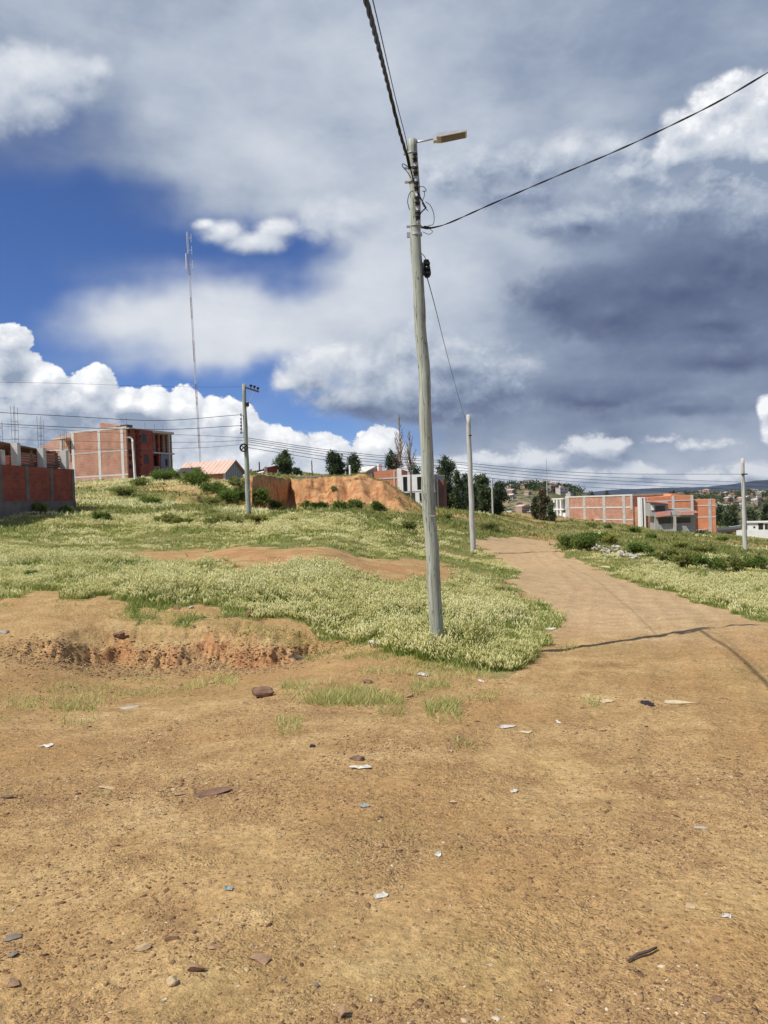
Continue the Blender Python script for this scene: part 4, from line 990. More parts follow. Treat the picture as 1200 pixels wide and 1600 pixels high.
c = MB(); c.box(W.len*.30, W.len*.45, -.12, -.02, -1, W.z_(577, 740)); W.part('column', c, M_white)
W = Fac('brick_house', 583, 94.5, 628, 94, 766, 'bright orange brick house block behind the white house, seen left of the lamp pole', 'house')
zt0, zt1 = W.z_(586, 737), W.z_(627, 733)
w = MB(); w.prism([(W.s_(586), -2), (W.len, -2), (W.len, zt1), (W.s_(610), W.z_(610, 734)), (W.s_(586), zt0)], 0, 7); W.part('wall', w, M_brick_or)
w = MB(); w.prism([(W.s_(585), zt0-1.0), (W.len, zt1-1.1), (W.len, zt1-.95), (W.s_(585), zt0-.85)], -.04, -.003); W.part('ring_beam', w, M_conc_lt)
c = MB(); c.box(W.len-.5, W.len+.02, -.10, -.043, -2, zt1+.15); W.part('column', c, M_white)
c = MB(); c.box(W.s_(616.5), W.s_(618.5), -.06, -.043, -2, zt1-.1); W.part('column', c, M_conc_lt)
w = MB(); w.box(W.s_(655), W.s_(668), 4, 8, -2, W.z_(660, 733, 4)); W.part('rear_wall', w, M_brick_or)
W = Fac('white_house', 624, 88, 680, 87, 782, 'white flat roofed modern house with dark window strips, half hidden by the lamp pole', 'house')
zr_, zf = W.z_(640, 742), W.z_(640, 768)
for a_, b_ in ((624, 631.5), (638.5, 653.5), (661.5, 680)):
    w = MB(); w.box(W.s_(a_), W.s_(b_), -.25, .15, zf, zr_); W.part('wall_panel', w, M_white)
w = MB(); w.box(W.s_(631.5), W.s_(638.5), -.25, .15, W.z_(635, 745), zr_); w.box(W.s_(653.5), W.s_(661.5), -.25, .15, W.z_(658, 745), zr_); w.box(W.s_(653.5), W.s_(661.5), -.25, .15, zf, zf+.15); W.part('lintel', w, M_white)
w = MB(); w.box(0, W.len, .6, 7, -1.6, zr_-.1); W.part('body', w, M_greyr)
w = MB(); w.box(-.05, W.len+.05, -.2, 7.1, zr_-.098, zr_-.01); w.box(0, W.len, -.2, .6, zf-.15, zf-.002); W.part('roof', w, M_white)
W.window(631.8, 638.2, 746, 767, .05, 1, M_rebar); W.window(653.8, 661.2, 746, 766, .05, 1, M_rebar)
w = MB(); w.box(W.s_(650), W.s_(664), -.20, .59, -1.6, zf-.16); W.part('pier', w, M_white)
W.window(656, 661, 770, 783, -.26, 0, M_rebar)
w = MB(); w.box(W.s_(681), W.s_(692), 1.0, 3, -2, W.z_(690, 749, 1)); W.part('side_wing', w, M_plum)
w = MB(); w.box(W.s_(683.5, .9), W.s_(685.5, .9), .8, .98, -2, W.z_(690, 749, 1)); W.part('column', w, M_conc_lt)
# ---- long brick block on the right
W = Fac('long_brick_building', 886, 132, 990, 116, 822, 'long two storey brick building with concrete columns and a flat top, right of the road', 'building')
zt = W.z_(940, 775)
zbk = -3
w = MB(); w.box(W.s_(890), W.len, 0, 8, zbk, zt-.1); W.part('wall', w, M_brick)
w = MB(); w.box(W.s_(884), W.len+.02, -.08, .1, zt-.12, zt+.12); W.part('ring_beam', w, M_conc_lt)
for (a_, b_) in ((883.5, 890), (911.5, 915.5), (942, 946.5), (973, 977.5)):
    c = MB(); c.box(W.s_(a_), W.s_(b_), -.07, -.004 if a_ > 890 else .3, zbk, zt-.13); W.part('column', c, M_conc)
c = MB(); c.box(W.len-.5, W.len, -.07, -.004, zt-2.2, zt-.13); W.part('column', c, M_conc)
for zq in (W.z_(940, 793), ):
    c = MB(); c.box(W.s_(890.5), W.len, -.05, -.004, zq-.10, zq+.10); W.part('ring_beam', c, M_conc_lt)
c = MB(); c.box(W.s_(930), W.len, -.045, -.004, W.z_(970, 812)-.08, W.z_(970, 812)+.08); W.part('ring_beam', c, M_conc_lt)
w = MB(); w.box(W.len+.004, W.s_(1000), .3, 6, zbk, W.z_(995, 792)); W.part('low_wing', w, M_brick)
x0_ = W.s_(868)
w = MB(); w.box(x0_, W.s_(884), .9, 7, zbk, zt-.35); W.part('porch_body', w, M_conc_lt)
w = MB(); w.box(x0_-.4, W.s_(884), -.5, 7.1, zt-.34, zt-.16); w.box(x0_-.4, W.s_(884), -.5, .9, W.z_(875, 796)-.1, W.z_(875, 796)+.1); w.box(x0_, W.s_(884), -.1, 0, zbk, W.z_(875, 800)); W.part('balcony_slab', w, M_white)
for px in (869, 873.5, 879):
    c = MB(); c.box(W.s_(px)-.18, W.s_(px)+.18, -.45, -.15, zbk, zt-.35); W.part('column', c, M_white)
w = MB(); w.box(W.s_(874), W.s_(878), .86, .89, W.z_(876, 794), zt-.5); W.part('opening', w, M_greyr)
# ---- bright brick building with the white edge
W = Fac('stepped_brick_building', 1001, 112, 1083, 110.5, 826, 'brick building with a white front edge and stepped roofline, behind the grey house', 'building')
zt = W.z_(1040, 775)
w = MB(); w.prism([(W.s_(1008), -3), (W.len, -3), (W.len, zt+.05), (W.s_(1062), zt+.1), (W.s_(1057), W.z_(1057, 771)), (W.s_(1050), W.z_(1050, 771.5)), (W.s_(1048), zt), (W.s_(1008), zt-.15)], 0, 8); W.part('wall', w, M_brick_or)
c = MB(); c.box(0, W.s_(1003.3), -.35, 3, -3, W.z_(1003, 777)); W.part('pier', c, M_white)
c = MB(); c.box(W.s_(1003.3), W.s_(1005.3), -.30, -.1, -3, W.z_(1004, 778)); W.part('joint', c, M_dark)
c = MB(); c.box(W.s_(1005.3), W.s_(1008), -.35, 3, -3, W.z_(1006, 777)); W.part('pier', c, M_white)
for px in (1052, 1081.5):
    c = MB(); c.box(W.s_(px)-.18, W.s_(px)+.18, -.05, -.003, -3, zt+.02); W.part('column', c, M_conc_lt)
c = MB(); c.box(W.s_(1008.2), W.len, -.06, -.052, W.z_(1030, 783)-.07, W.z_(1030, 783)+.07); c.box(W.s_(1008.2), W.len, -.04, -.004, W.z_(1030, 797)-.08, W.z_(1030, 797)+.08); W.part('ring_beam', c, M_conc_lt)
c = MB(); c.box(W.s_(1012)-.1, W.s_(1012)+.1, -.048, -.003, -3, zt-.2); W.part('column', c, M_conc)
W = Fac('orange_brick_building', 1083.5, 111, 1119, 110, 824, 'plain bright orange brick block at the right end of the brick row', 'building')
zt = W.z_(1100, 780.5)
w = MB(); w.box(0, W.len, 0, 7, -3, zt); W.part('wall', w, M_brick_or)
for px in (1109,):
    c = MB(); c.box(W.s_(px)-.22, W.s_(px)+.22, -.06, -.003, -3, zt); W.part('column', c, M_conc)
for py in (790, 808):
    c = MB(); c.box(0, W.len, -.04, -.003, W.z_(1100, py)-.07, W.z_(1100, py)+.07); W.part('ring_beam', c, M_conc_lt)
# grey house in front
W = Fac('grey_house', 1024, 104, 1087, 103, 827, 'grey concrete house with pink roof edges, in front of the orange brick buildings', 'house')
zg = W.z_(1050, 806); z2 = W.z_(1030, 785)
w = MB(); w.box(0, W.len, 0, 4.5, -2.5, zg); W.part('ground_floor', w, M_greyr)
w = MB(); w.box(W.s_(1016), W.s_(1045), .5, 4.5, zg, W.z_(1030, 784)); W.part('upper_floor', w, M_greyr)
w = MB(); w.box(W.s_(1045.5), W.s_(1081), 1.2, 4.5, zg, W.z_(1060, 795)); W.part('parapet_room', w, M_conc)
w = MB(); w.prism([(W.s_(1015), z2+.10), (W.s_(1047), z2-.25), (W.s_(1047), z2-.12), (W.s_(1015), z2+.28)], -.2, 4.6); W.part('upper_roof', w, M_pink)
w = MB(); w.prism([(W.s_(1023), zg-.1), (W.s_(1046), zg+.1), (W.s_(1046), zg+.75), (W.s_(1023), zg+.55)], -.8, -.65); W.part('roof_edge', w, M_pink)
w = MB(); w.prism([(W.s_(1060), zg+.1), (W.s_(1088), zg+.35), (W.s_(1086), zg+.6), (W.s_(1061), zg+.55)], -1.1, .4); W.part('roof_edge', w, M_pink)
w = MB(); w.box(0, W.len, -.6, 0, zg-.08, zg+.08); W.part('eave_slab', w, M_conc)
W.window(1028, 1048, 809, 818, -.02, 2, M_rebar); W.window(1056, 1078, 809, 817, -.02, 3, M_rebar); W.window(1024, 1038.5, 790.5, 799, .48, 1, M_rebar)
w = MB(); w.box(W.s_(1017, .4), W.s_(1022, .4), .35, .48, W.z_(1020, 797), W.z_(1020, 789)); W.part('shutter', w, M_white)
c = MB(); c.box(W.s_(1050.5), W.s_(1054.5), -.7, -.05, -2.5, zg-.09); W.part('column', c, M_conc)
c = MB(); c.box(W.s_(1047), W.s_(1060), -.64, -.5, zg+.09, zg+.75); W.part('balcony_wall', c, M_conc)
# low wall and white compound
W = Fac('low_concrete_wall', 1086, 108, 1158, 118, 832, 'low pale concrete garden wall right of the orange brick buildings', 'wall')
w = MB(); w.box(0, W.len, 0, .2, -2, W.z_(1120, 829)); W.part('wall', w, M_brick_pk)
w = MB(); w.box(-.1, W.len, -.1, .3, W.z_(1120, 829)+.002, W.z_(1120, 825)); W.part('coping', w, M_conc_lt)
W = Fac('white_wall', 1151, 101, 1230, 99, 842, 'white boundary wall at the right edge, behind the pole in the field', 'wall')
w = MB(); w.prism([(0, -2), (W.len, -2), (W.len, W.z_(1200, 828)), (W.s_(1166), W.z_(1166, 828)), (W.s_(1166)-.02, W.z_(1160, 827)), (0, W.z_(1152, 829))], 0, .2); W.part('wall', w, M_white)
W = Fac('white_outbuilding', 1168, 106, 1225, 104, 834, 'small white building with dark doorways behind the white boundary wall', 'house')
w = MB(); w.box(0, W.len, 0, 4, -2, W.z_(1190, 817)); W.part('wall', w, M_white)
w = MB(); w.box(-.1, W.len, -.2, 4.1, W.z_(1190, 817)+.002, W.z_(1190, 815.5)); W.part('roof', w, M_conc_lt)
for a_, b_, t0_ in ((1184, 1191.5, 817.5), (1194, 1199, 819)):
    w = MB(); w.box(W.s_(a_), W.s_(b_), -.03, -.004, W.z_(1190, 828), W.z_(1190, t0_)); W.part('doorway', w, M_dark)
w = MB(); w.box(W.s_(1176), W.s_(1179), -.03, -.004, W.z_(1190, 825), W.z_(1190, 822)); W.part('window', w, M_dark)
# ---- the far town: every house its own mesh, walls, roof edge and dark openings
WALLS = [(.40, .21, .14), (.46, .30, .22), (.52, .42, .34), (.60, .55, .50), (.36, .26, .21), (.66, .64, .60), (.48, .34, .24)]
WM = [mat('town_wall', fn=noisy(tuple(.7*x+.02 for x in c_), tuple(.85*x+.03 for x in c_), .4, 4, 0)) for c_ in WALLS]
ROOFM = [M_conc, mat('town_roof_tile', fn=noisy((.30, .15, .10), (.42, .23, .16), .6, 4, 0)), M_tin, M_conc_lt]
KIND = ['brown brick', 'tan brick', 'buff', 'pale grey', 'dull brown', 'white', 'ochre']
protos = []
for i in range(14):
    r_ = random.Random(i); w_ = r_.uniform(6, 13); dp = r_.uniform(6, 10); h_ = r_.choice([3, 3.2, 5.6, 6, 6.2])
    m = MB(); m.box(-w_/2, w_/2, -dp/2, dp/2, -2.5, h_, 0)
    if i % 3 == 0: m.prism([(-w_/2-.4, h_), (w_/2+.4, h_), (w_/2+.4, h_+.2), (0, h_+1.9), (-w_/2-.4, h_+.2)], -dp/2-.4, dp/2+.4, 1)
    else: m.box(-w_/2-.3, w_/2+.3, -dp/2-.3, dp/2+.3, h_+.01, h_+.35, 1); m.box(-w_/4, w_/8, -1, 1.5, h_+.36, h_+2.2, 0)
    for fl in range(int(h_//2.6)):
        for q in range(int(w_//2.6)):
            if r_.random() < .8: xx = -w_/2+1.0+q*2.5; m.box(xx, xx+1.2, -dp/2-.06, -dp/2-.003, fl*2.8+1, fl*2.8+2.2, 2)
    me = bpy.data.meshes.new('town_house'); me.from_pydata(m.v, [], m.f)
    for q in (WM[i % 7], ROOFM[i % 4], M_dark): me.materials.append(q)
    me.polygons.foreach_set('material_index', m.m); me.update(); protos.append(me)
def town(n, px0, px1, d0, d1, where, grp, ok):
    k = 0; t = 0
    while k < n and t < n*30:
        t += 1; px = random.uniform(px0, px1); d = random.uniform(d0, d1); x = P(px, 780, d).x; z = Hs(x, d)
        if not ok(px, d): continue
        i = random.randrange(14); o = bpy.data.objects.new('town_house', protos[i]); COL.objects.link(o)
        o.location = (x, d, z); o.rotation_euler = (0, 0, random.uniform(-.7, .9)); s_ = random.uniform(.42, .7); o.scale = (s_, s_, s_)
        tag(o, 'small far %s house among the others on %s' % (KIND[i % 7], where), 'house', '%s houses on %s' % (KIND[i % 7], where)); k += 1
town(85, 640, 905, 455, 575, 'the hill behind the trees', 'a', lambda px, d: True)
town(105, 1085, 1290, 640, 980, 'the far valley side at right', 'b', lambda px, d: True)
# ---- mountains
def mountains():
    n = 240; V = []; m_ = 5
    rows = [(0, 0), (500, .55), (1000, 1.0), (1700, .6), (2600, 0)]
    xs_ = np.linspace(900, 9000, n)
    prof = np.interp(xs_, [900, 2000, 2500, 3100, 3600, 4200, 5000, 7000, 9000], [56, 74, 98, 92, 132, 152, 164, 180, 160])
    for k, (dy, f) in enumerate(rows):
        hh = prof*f+9*fbm(xs_*.004+k*7, xs_*0+k, 1.0, 4)*(f > 0)-60*(f == 0)
        for x, h in zip(xs_, hh): V.append((x*(1+dy/12000), 7000+dy, h-40))
    F_ = [(k*n+i, k*n+i+1, (k+1)*n+i+1, (k+1)*n+i) for k in range(len(rows)-1) for i in range(n-1)]
    return tag(mesh_obj('mountains', V, F_, [M_mount], smooth=True), kind='structure')
def mountm(T, bsdf):
    pos = T.new('ShaderNodeNewGeometry').outputs['Position']
    T.put(bsdf.inputs['Base Color'], T.ramp(T.noise(pos, .004, 6, .65), [(.35, (.018, .028, .052)), (.6, (.036, .050, .082)), (.75, (.06, .075, .105))]))  # woodland tones with the blue haze of distance painted in
M_mount = mat('hazed_wooded_mountain', rough=1, fn=mountm, spec=0)
mountains()
# ------------------------------------------------------------------ trees
def blobs_points(bl, n, rng, gap=.5, sc=1.2):
    """n points through a set of ellipsoid lobes (x,y,z,rx,ry,rz), thinned by noise so that gaps show"""
    w = np.array([b[3]*b[4]*b[5] for b in bl])**.8; w /= w.sum(); out = []
    k = rng.choice(len(bl), n*2, p=w)
    B_ = np.array(bl)[k]; d = rng.randn(n*2, 3); d /= np.linalg.norm(d, axis=1)[:, None]
    r_ = rng.rand(n*2)**.45*(1+.22*rng.randn(n*2))
    p = B_[:, :3]+d*B_[:, 3:]*r_[:, None]
    q = fbm(p[:, 0]+p[:, 2]*.7+11, p[:, 1]*.8+p[:, 2], sc, 2)
    return p[(q > -.5+gap*.6*(rng.rand(n*2)))][:n]
def leaves(name, pts, size, mats, parent, rng, tone=None, droop=.5):
    n = len(pts); T_ = leaf_t(4, .5)
    s_ = size*(.6+.8*rng.rand(n)); scl = np.stack([s_*1.1, s_, s_*(1-2*(rng.rand(n) < droop))], -1)
    t = tone if tone is not None else rng.rand(n)
    return merge(name, T_, pts, scl, rng.rand(n)*6.28, rng.randn(n, 2)*.9, t, mats, parent)
def tree(name, loc, h, lobes, m, label, cat='tree', n=2600, size=.22, trunk=.10, group=None, bare=False, seed=0, bark=None, gap=.5):
    rng = np.random.RandomState(seed); e = empty(name, loc, label=label, cat=cat, group=group)
    tb = MB(); k = 8; tx = rng.randn(2)*.04*h
    pts = [Vector((tx[0]*(i/k)**1.5, tx[1]*(i/k)**1.5, h*.92*i/k)) for i in range(k+1)]; pts[0].z = -.5
    tb.tube(pts, [trunk*(1-.8*i/k) for i in range(k+1)], 6)
    for (x, y, z, rx, ry, rz) in lobes:
        zz = max(h*.15, z-rz*.8-.1*h); j = min(zz/(h*.92), .95)
        a_ = Vector((tx[0]*j**1.5, tx[1]*j**1.5, zz)); b_ = Vector((x, y, z+rz*.4)); c_ = a_.lerp(b_, .5)+Vector((0, 0, -.1*h*.3))
        tb.tube([a_, c_, b_], [trunk*.45, trunk*.3, trunk*.12], 5)
        for q in range(3):
            f_ = b_+Vector((rng.randn()*rx*.5, rng.randn()*ry*.5, rng.rand()*rz*.7)); tb.tube([c_.lerp(b_, .5), f_], [trunk*.2, trunk*.06], 4)
    tb.build('trunk', [bark or M_bark], e, smooth=True)
    if not bare:
        pts = blobs_points(lobes, n, rng, gap, 2.2/max(h*.25, .5))
        leaves('crown', pts, size, [m], e, rng)
    return e
def auto_lobes(h, w, rng, n=9, low=.18, top=1.0, col=1.0):
    out = []
    for i in range(n):
        t = low+(top-low)*(i+.5)/n; ww = w*.5*(.55+.55*math.sin(math.pi*min(1, (t-low)/(top-low)*.75+.18))+.25*rng.rand())*col
        a_ = rng.rand()*6.28; r_ = ww*.55*rng.rand()
        out.append((math.cos(a_)*r_, math.sin(a_)*r_, h*t-.04*h, ww*(.45+.3*rng.rand()), ww*(.45+.3*rng.rand()), h*(top-low)/n*(.9+.5*rng.rand())))
    return out
def tree_px(name, px, pyb, pyt, wpx, d, m, label, n=2600, size=.2, low=.15, seed=1, group=None, lob=9, cat='tree', gap=.5, bark=None, trunk=None):
    g = at(px, d); h = P(px, pyt, d).z-g.z; w = wpx/1200*d; rng = np.random.RandomState(seed)
    return tree(name, g-Vector((0, 0, .1)), h, auto_lobes(h, w, rng, lob, low), m, label, cat, n, size, trunk or max(.06, h*.02), group, seed=seed, gap=gap, bark=bark)
tree_px('eucalyptus_tree', 449, 750, 704, 30, 92, M_euc, 'dark green eucalyptus on top of the clay cutting, leftmost tree of the skyline', 4200, .26, .03, 3, gap=.35)
tree_px('eucalyptus_tree', 467, 750, 731, 14, 90, M_euc2, 'small low dark tree leaning on the right side of the leftmost skyline tree', 1300, .2, .02, 4)
tree_px('conical_tree', 528, 752, 705, 28, 92, M_euc2, 'dense near black tree on the clay mound, left of the airy one', 4600, .24, .02, 5, gap=.1)
tree_px('eucalyptus_tree', 555, 752, 706, 24, 94, M_euc, 'airy open tree right of the near black one on the clay mound', 2200, .24, .05, 6, gap=.9)
tree_px('conical_tree', 614, 735, 703, 22, 108, M_euc2, 'dark tree crown rising behind the bright brick house', 2200, .24, .2, 7)
tree_px('conical_tree', 650, 742, 722, 20, 104, M_euc2, 'small round dark tree behind the roof of the white house', 1600, .24, .15, 8, gap=.2)
tree_px('rusty_tree', 623, 735, 704, 18, 106, M_rust_leaf, 'rusty brown half dead foliage below the tallest bare tree', 1500, .2, .3, 9, gap=.6)
def bare_tree(px, pyb, pyt, d, spread, label, seed):
    g = at(px, d); h = P(px, pyt, d).z-g.z; rng = np.random.RandomState(seed)
    e = empty('bare_tree', g, label=label, cat='tree'); tb = MB(); r_ = .13
    tb.tube([(0, 0, -.3), (.08, 0, h*.5), (.0, 0, h*.97)], [r_, r_*.6, .03], 6); tb.build('trunk', [M_bark], e)
    bm = MB()
    for i in range(34):
        z = h*(.35+.6*rng.rand()); a_ = rng.rand()*6.28; l_ = spread*(1.15-z/h)*(.5+.7*rng.rand()); v = Vector((math.cos(a_)*l_*.6, math.sin(a_)*l_*.6, l_*1.5))
        p0 = Vector((.04, 0, z)); p1 = p0+v*.5+Vector((0, 0, -.05)); p2 = p0+v; bm.tube([p0, p1, p2], [.045, .034, .018], 4)
        for q in range(3):
            s0 = p0.lerp(p2, .3+.6*rng.rand()); bm.tube([s0, s0+Vector((rng.randn()*.35, rng.randn()*.3, .5+.5*rng.rand()))*l_*.35], [.026, .014], 3)
    bm.build('branches', [M_bark], e)
bare_tree(628, 740, 645, 100, 2.2, 'tallest leafless tree, behind the bright brick house left of the lamp pole', 5)
bare_tree(643, 785, 673, 84, 1.7, 'thin leafless tree standing in front of the white house', 6)
# grove right of the lamp pole
GV = 'eucalyptus grove right of the lamp pole'
for i, (px, pyt, w_, d, m, lab, n, lo) in enumerate([
    (701, 713, 24, 100, M_euc, 'tallest tree of the grove, its pale green crown just right of the lamp pole', 5200, .05),
    (690, 728, 20, 103, M_euc2, 'dark tree of the grove partly behind the lamp pole', 2600, .05),
    (716, 733, 18, 99, M_euc, 'bluish tree of the grove between the lamp pole and the bare concrete pole', 2400, .02),
    (726, 738, 16, 106, M_euc2, 'dark slim tree of the grove just left of the bare concrete pole', 2200, .02),
    (746, 742, 22, 100, M_euc, 'grey green tree of the grove just right of the bare concrete pole', 3200, .0),
    (760, 741, 24, 96, M_euc, 'highest tree of the grove right of the bare concrete pole', 3800, .0),
    (780, 752, 24, 98, M_euc2, 'dark dense tree at the right end of the grove', 3600, .0),
    (735, 752, 18, 94, M_euc2, 'low dark tree of the grove behind the bare concrete pole', 2000, .0)]):
    tree_px('eucalyptus_tree', px, 800, pyt, w_*1.25, d, m, lab, n, .25, lo, 20+i, GV, 10)
tree_px('eucalyptus_tree', 849, 812, 764, 22, 108, M_rust_leaf, 'brown green tree beside the far end of the long brick building', 2600, .26, .0, 41, gap=.3)
tree_px('eucalyptus_tree', 836, 812, 776, 16, 109, M_euc2, 'dark low tree left of the brown green one by the long brick building', 1700, .25, .0, 42, gap=.3)
tree_px('eucalyptus_tree', 861, 812, 784, 14, 107, M_euc, 'low bush like tree under the white balcony of the long brick building', 1300, .22, .0, 43)
for i, (px, pyt, w_, d, m, lab) in enumerate([
    (1128, 789, 30, 190, M_euc2, 'dark rounded tree just right of the orange brick block'),
    (1146, 783, 34, 196, M_euc, 'tallest of the dark valley trees left of the right pole'),
    (1140, 800, 30, 170, M_euc2, 'low dark tree in front of the tallest valley tree'),
    (1176, 796, 28, 186, M_euc2, 'dark tree just right of the right pole in the valley'),
    (1198, 786, 22, 190, M_euc2, 'dark tree cut by the right edge behind the small white building'),
    (1218, 790, 30, 186, M_euc, 'dark tree just outside the row at the far right')]):
    if px > 1205: continue
    g = at(px, d); h = P(px, pyt, d).z-g.z; rng = np.random.RandomState(60+i)
    tree('valley_tree', g, h, auto_lobes(h, w_/1200*d, rng, 9, .25), m, lab, n=2600, size=.5, trunk=.2, group='dark trees in the valley at right', seed=60+i, gap=.15)
for i, (px, pyt, d) in enumerate([(923, 768, 300), (949, 768, 300), (1048, 768, 180)]):
    g = at(px, d); h = P(px, pyt, d).z-g.z
    tree('distant_tree', g, h, auto_lobes(h, (14, 16, 22)[i]/1200*d, np.random.RandomState(80+i), 6, .5), M_euc2, ('tiny dark treetop above the long brick building, left one', 'tiny dark treetop above the long brick building, right one', 'dark treetop peeping over the stepped brick building')[i], n=1200, size=.7, trunk=.2, seed=80+i)
# scattered trees on the hill and the far valley side (too small to count)
rng = np.random.RandomState(9)
pp = []
for (a_, b_, d0, d1, n) in ((640, 910, 450, 585, 900), (1070, 1300, 620, 980, 900)):
    px = rng.uniform(a_, b_, n); d = rng.uniform(d0, d1, n); x = (px-600)/1200*d; z = H(x, d); k = fbm(x, d, .02, 3) > -.1
    for X, Y, Z in zip(x[k], d[k], z[k]):
        q = rng.randn(26, 3)*np.array([1.3, 1.3, 1.0])+np.array([X, Y, Z+1.2]); pp.append(q)
pp = np.concatenate(pp); tag(leaves('hillside_scrub', pp, 1.5, [M_euc2], None, rng), kind='stuff')
# ------------------------------------------------------------------ bushes
def bush(px, py, w_, h_, m, label, n=1500, size=.12, name='bush', seed=0, group=None, flowers=0, d=None, dep=.8, lob=7):
    g = G(px, py) if d is None else at(px, d); d = g.y; W2 = w_/1200*d/2; Hh = h_/1200*d*.85; rng = np.random.RandomState(seed+int(px))
    e = empty(name, g, label=label, cat='bush', group=group)
    lobes = [((rng.rand()*2-1)*W2*.7, (rng.rand()*2-1)*W2*.7*dep, Hh*(.25+.35*rng.rand()), W2*(.3+.25*rng.rand()), W2*(.3+.2*rng.rand())*dep, Hh*(.28+.22*rng.rand())) for _ in range(lob)]
    pts = blobs_points(lobes, n, rng, .4, 2.0/max(W2, .4)); pts = pts[pts[:, 2] > -.05]
    leaves('foliage', pts, size, [m], e, rng, droop=.15)
    st = MB()
    for l_ in lobes: st.tube([(0, 0, -.1), (l_[0]*.5, l_[1]*.5, l_[2]*.5), (l_[0], l_[1], l_[2]+l_[5]*.5)], [.03, .022, .01], 4)
    st.build('stems', [M_bark], e)
    if flowers:
        q = pts[pts[:, 2] > np.quantile(pts[:, 2], .55)][:flowers]+np.array([0, 0, size*.5]); leaves('flowers', q, size*.6, [M_yel], e, rng)
    return e
BL = [ # px, base row, width, height, material, label, leaves, size, flowers
 (262,752,50,20,M_bushleaf,'dark green bush at the foot of the three storey building, leftmost of the bank row',2600,.17,0),
 (285,748,60,22,M_bushleaf,'thick dark bush on the skyline between the brick building and the shed',3000,.17,0),
 (365,786,44,24,M_bushleaf,'dark bush on the slope just left of the crossarm pole',2600,.15,0),
 (225,758,44,14,M_shrub,'olive bush below the open balconies of the brick building',1600,.15,0),
 (190,772,50,14,M_shrub,'long olive bush on the slope below the lit brick gable',1600,.13,0),
 (320,788,44,12,M_shrub,'olive bush low on the bank slope, above the yellow flowers',1400,.13,0),
 (236,786,46,12,M_bushleaf,'low green bush in the pale slope left of the clay patch',1400,.12,0),
 (300,758,52,22,M_bushleaf,'broad dark bush on the bank below the metal roofed shed',3000,.17,0),
 (335,772,46,22,M_bushleaf,'dark bush on the bank slope between the shed and the crossarm pole',2600,.16,0),
 (402,792,38,34,M_bushleaf,'tall dark bush just right of the crossarm pole',3200,.15,0),
 (375,762,34,14,M_shrub,'dull olive bush directly behind the crossarm pole',1500,.15,0),
 (428,794,28,16,M_bushleaf,'low dark bush at the shaded left foot of the clay cutting',1500,.14,0),
 (480,795,22,12,M_bushleaf,'small dark bush at the foot of the clay cutting',900,.13,0),
 (500,797,34,14,M_bushleaf,'wider dark bush at the middle foot of the clay cutting',1600,.13,0),
 (535,798,26,15,M_bushleaf,'dark bush at the foot of the clay mound',1200,.13,0),
 (552,798,30,19,M_bushleaf,'tallest dark bush at the foot of the clay mound',1800,.13,0),
 (590,797,26,17,M_bushleaf,'rightmost dark bush at the foot of the orange clay slope',1500,.13,0),
 (520,774,10,10,M_shrub,'small green tuft growing on the face of the clay cutting',400,.12,0),
 (640,832,20,22,M_shrub,'upright green bush in the weeds just left of the lamp pole',1300,.11,0),
 (160,818,26,20,M_bushleaf,'small dark round bush in the pale weeds below the brick wall corner',1700,.10,0),
 (62,803,22,22,M_shrub,'scraggly shrub in front of the shaded red brick wall',1200,.11,0),
 (102,802,18,14,M_bushleaf,'low bush at the right corner of the shaded red brick wall',900,.10,0),
 (50,906,26,20,M_bushleaf,'leafy green plant in the pale weeds at the left edge',700,.05,0),
 (265,822,44,22,M_shrub,'yellow flowering shrub, left one below the bank',2000,.10,500),
 (290,823,40,18,M_shrub,'yellow green flowering shrub beside the left flowering one',1800,.10,350),
 (345,822,60,20,M_shrub,'reddish green shrub patch left of the crossarm pole foot',2200,.10,120),
 (400,820,42,16,M_shrub,'bright yellow flowering shrub at the foot of the crossarm pole',1600,.10,700),
 (455,822,24,14,M_shrub,'small olive shrub right of the crossarm pole foot',900,.10,60),
 (600,815,40,12,M_shrub,'low olive shrub right of the clay slope foot',900,.11,0),
 (765,828,30,12,M_shrub,'round olive bush at the far end of the dirt road',1300,.15,0),
 (695,812,26,10,M_shrub,'low green bush beyond the lamp pole on the right',900,.15,0),
 (900,860,60,30,M_bushleaf,'bright green leafy bush at the roadside, left of the rubble pile',3200,.13,0),
 (935,850,56,24,M_bushleaf,'dark green rounded bush behind the rubble pile',3000,.14,0),
 (962,853,40,22,M_shrub,'yellow flowering bush beside the dark rounded bush',1600,.12,800),
 (1000,868,50,24,M_bushleaf,'green bush just right of the rubble pile',2400,.13,0),
 (1035,880,56,28,M_shrub,'olive green bush right of the rubble pile, at the field edge',2600,.12,60),
 (1070,886,48,26,M_shrub,'brownish olive shrub in the middle of the right shrub row',2200,.12,0),
 (1105,890,46,22,M_bushleaf,'green shrub between the middle of the row and the right pole',2000,.11,0),
 (1140,893,50,26,M_shrub,'broad olive shrub at the foot of the right pole',2400,.11,0),
 (1185,888,50,24,M_bushleaf,'dark shrub cut by the right edge',2200,.11,0),
 (1055,856,40,10,M_shrub,'low yellowish shrub behind the right shrub row',1300,.13,120),
 (1095,862,50,10,M_shrub,'low olive shrub behind the right shrub row near the pole',1400,.13,60),
 (1020,842,18,9,M_bushleaf,'small bush in front of the brick building with the white edge',600,.16,0),
 (1130,846,22,8,M_bushleaf,'small round bush in the field left of the right pole',700,.13,0),
 (990,832,22,9,M_bushleaf,'small dark bush below the low wing of the long brick building',700,.18,0),
 (925,824,24,8,M_shrub,'small bush under the brick wall of the long building, left one',600,.18,0),
 (950,826,20,8,M_bushleaf,'small bush under the brick wall of the long building, right one',600,.18,0)]
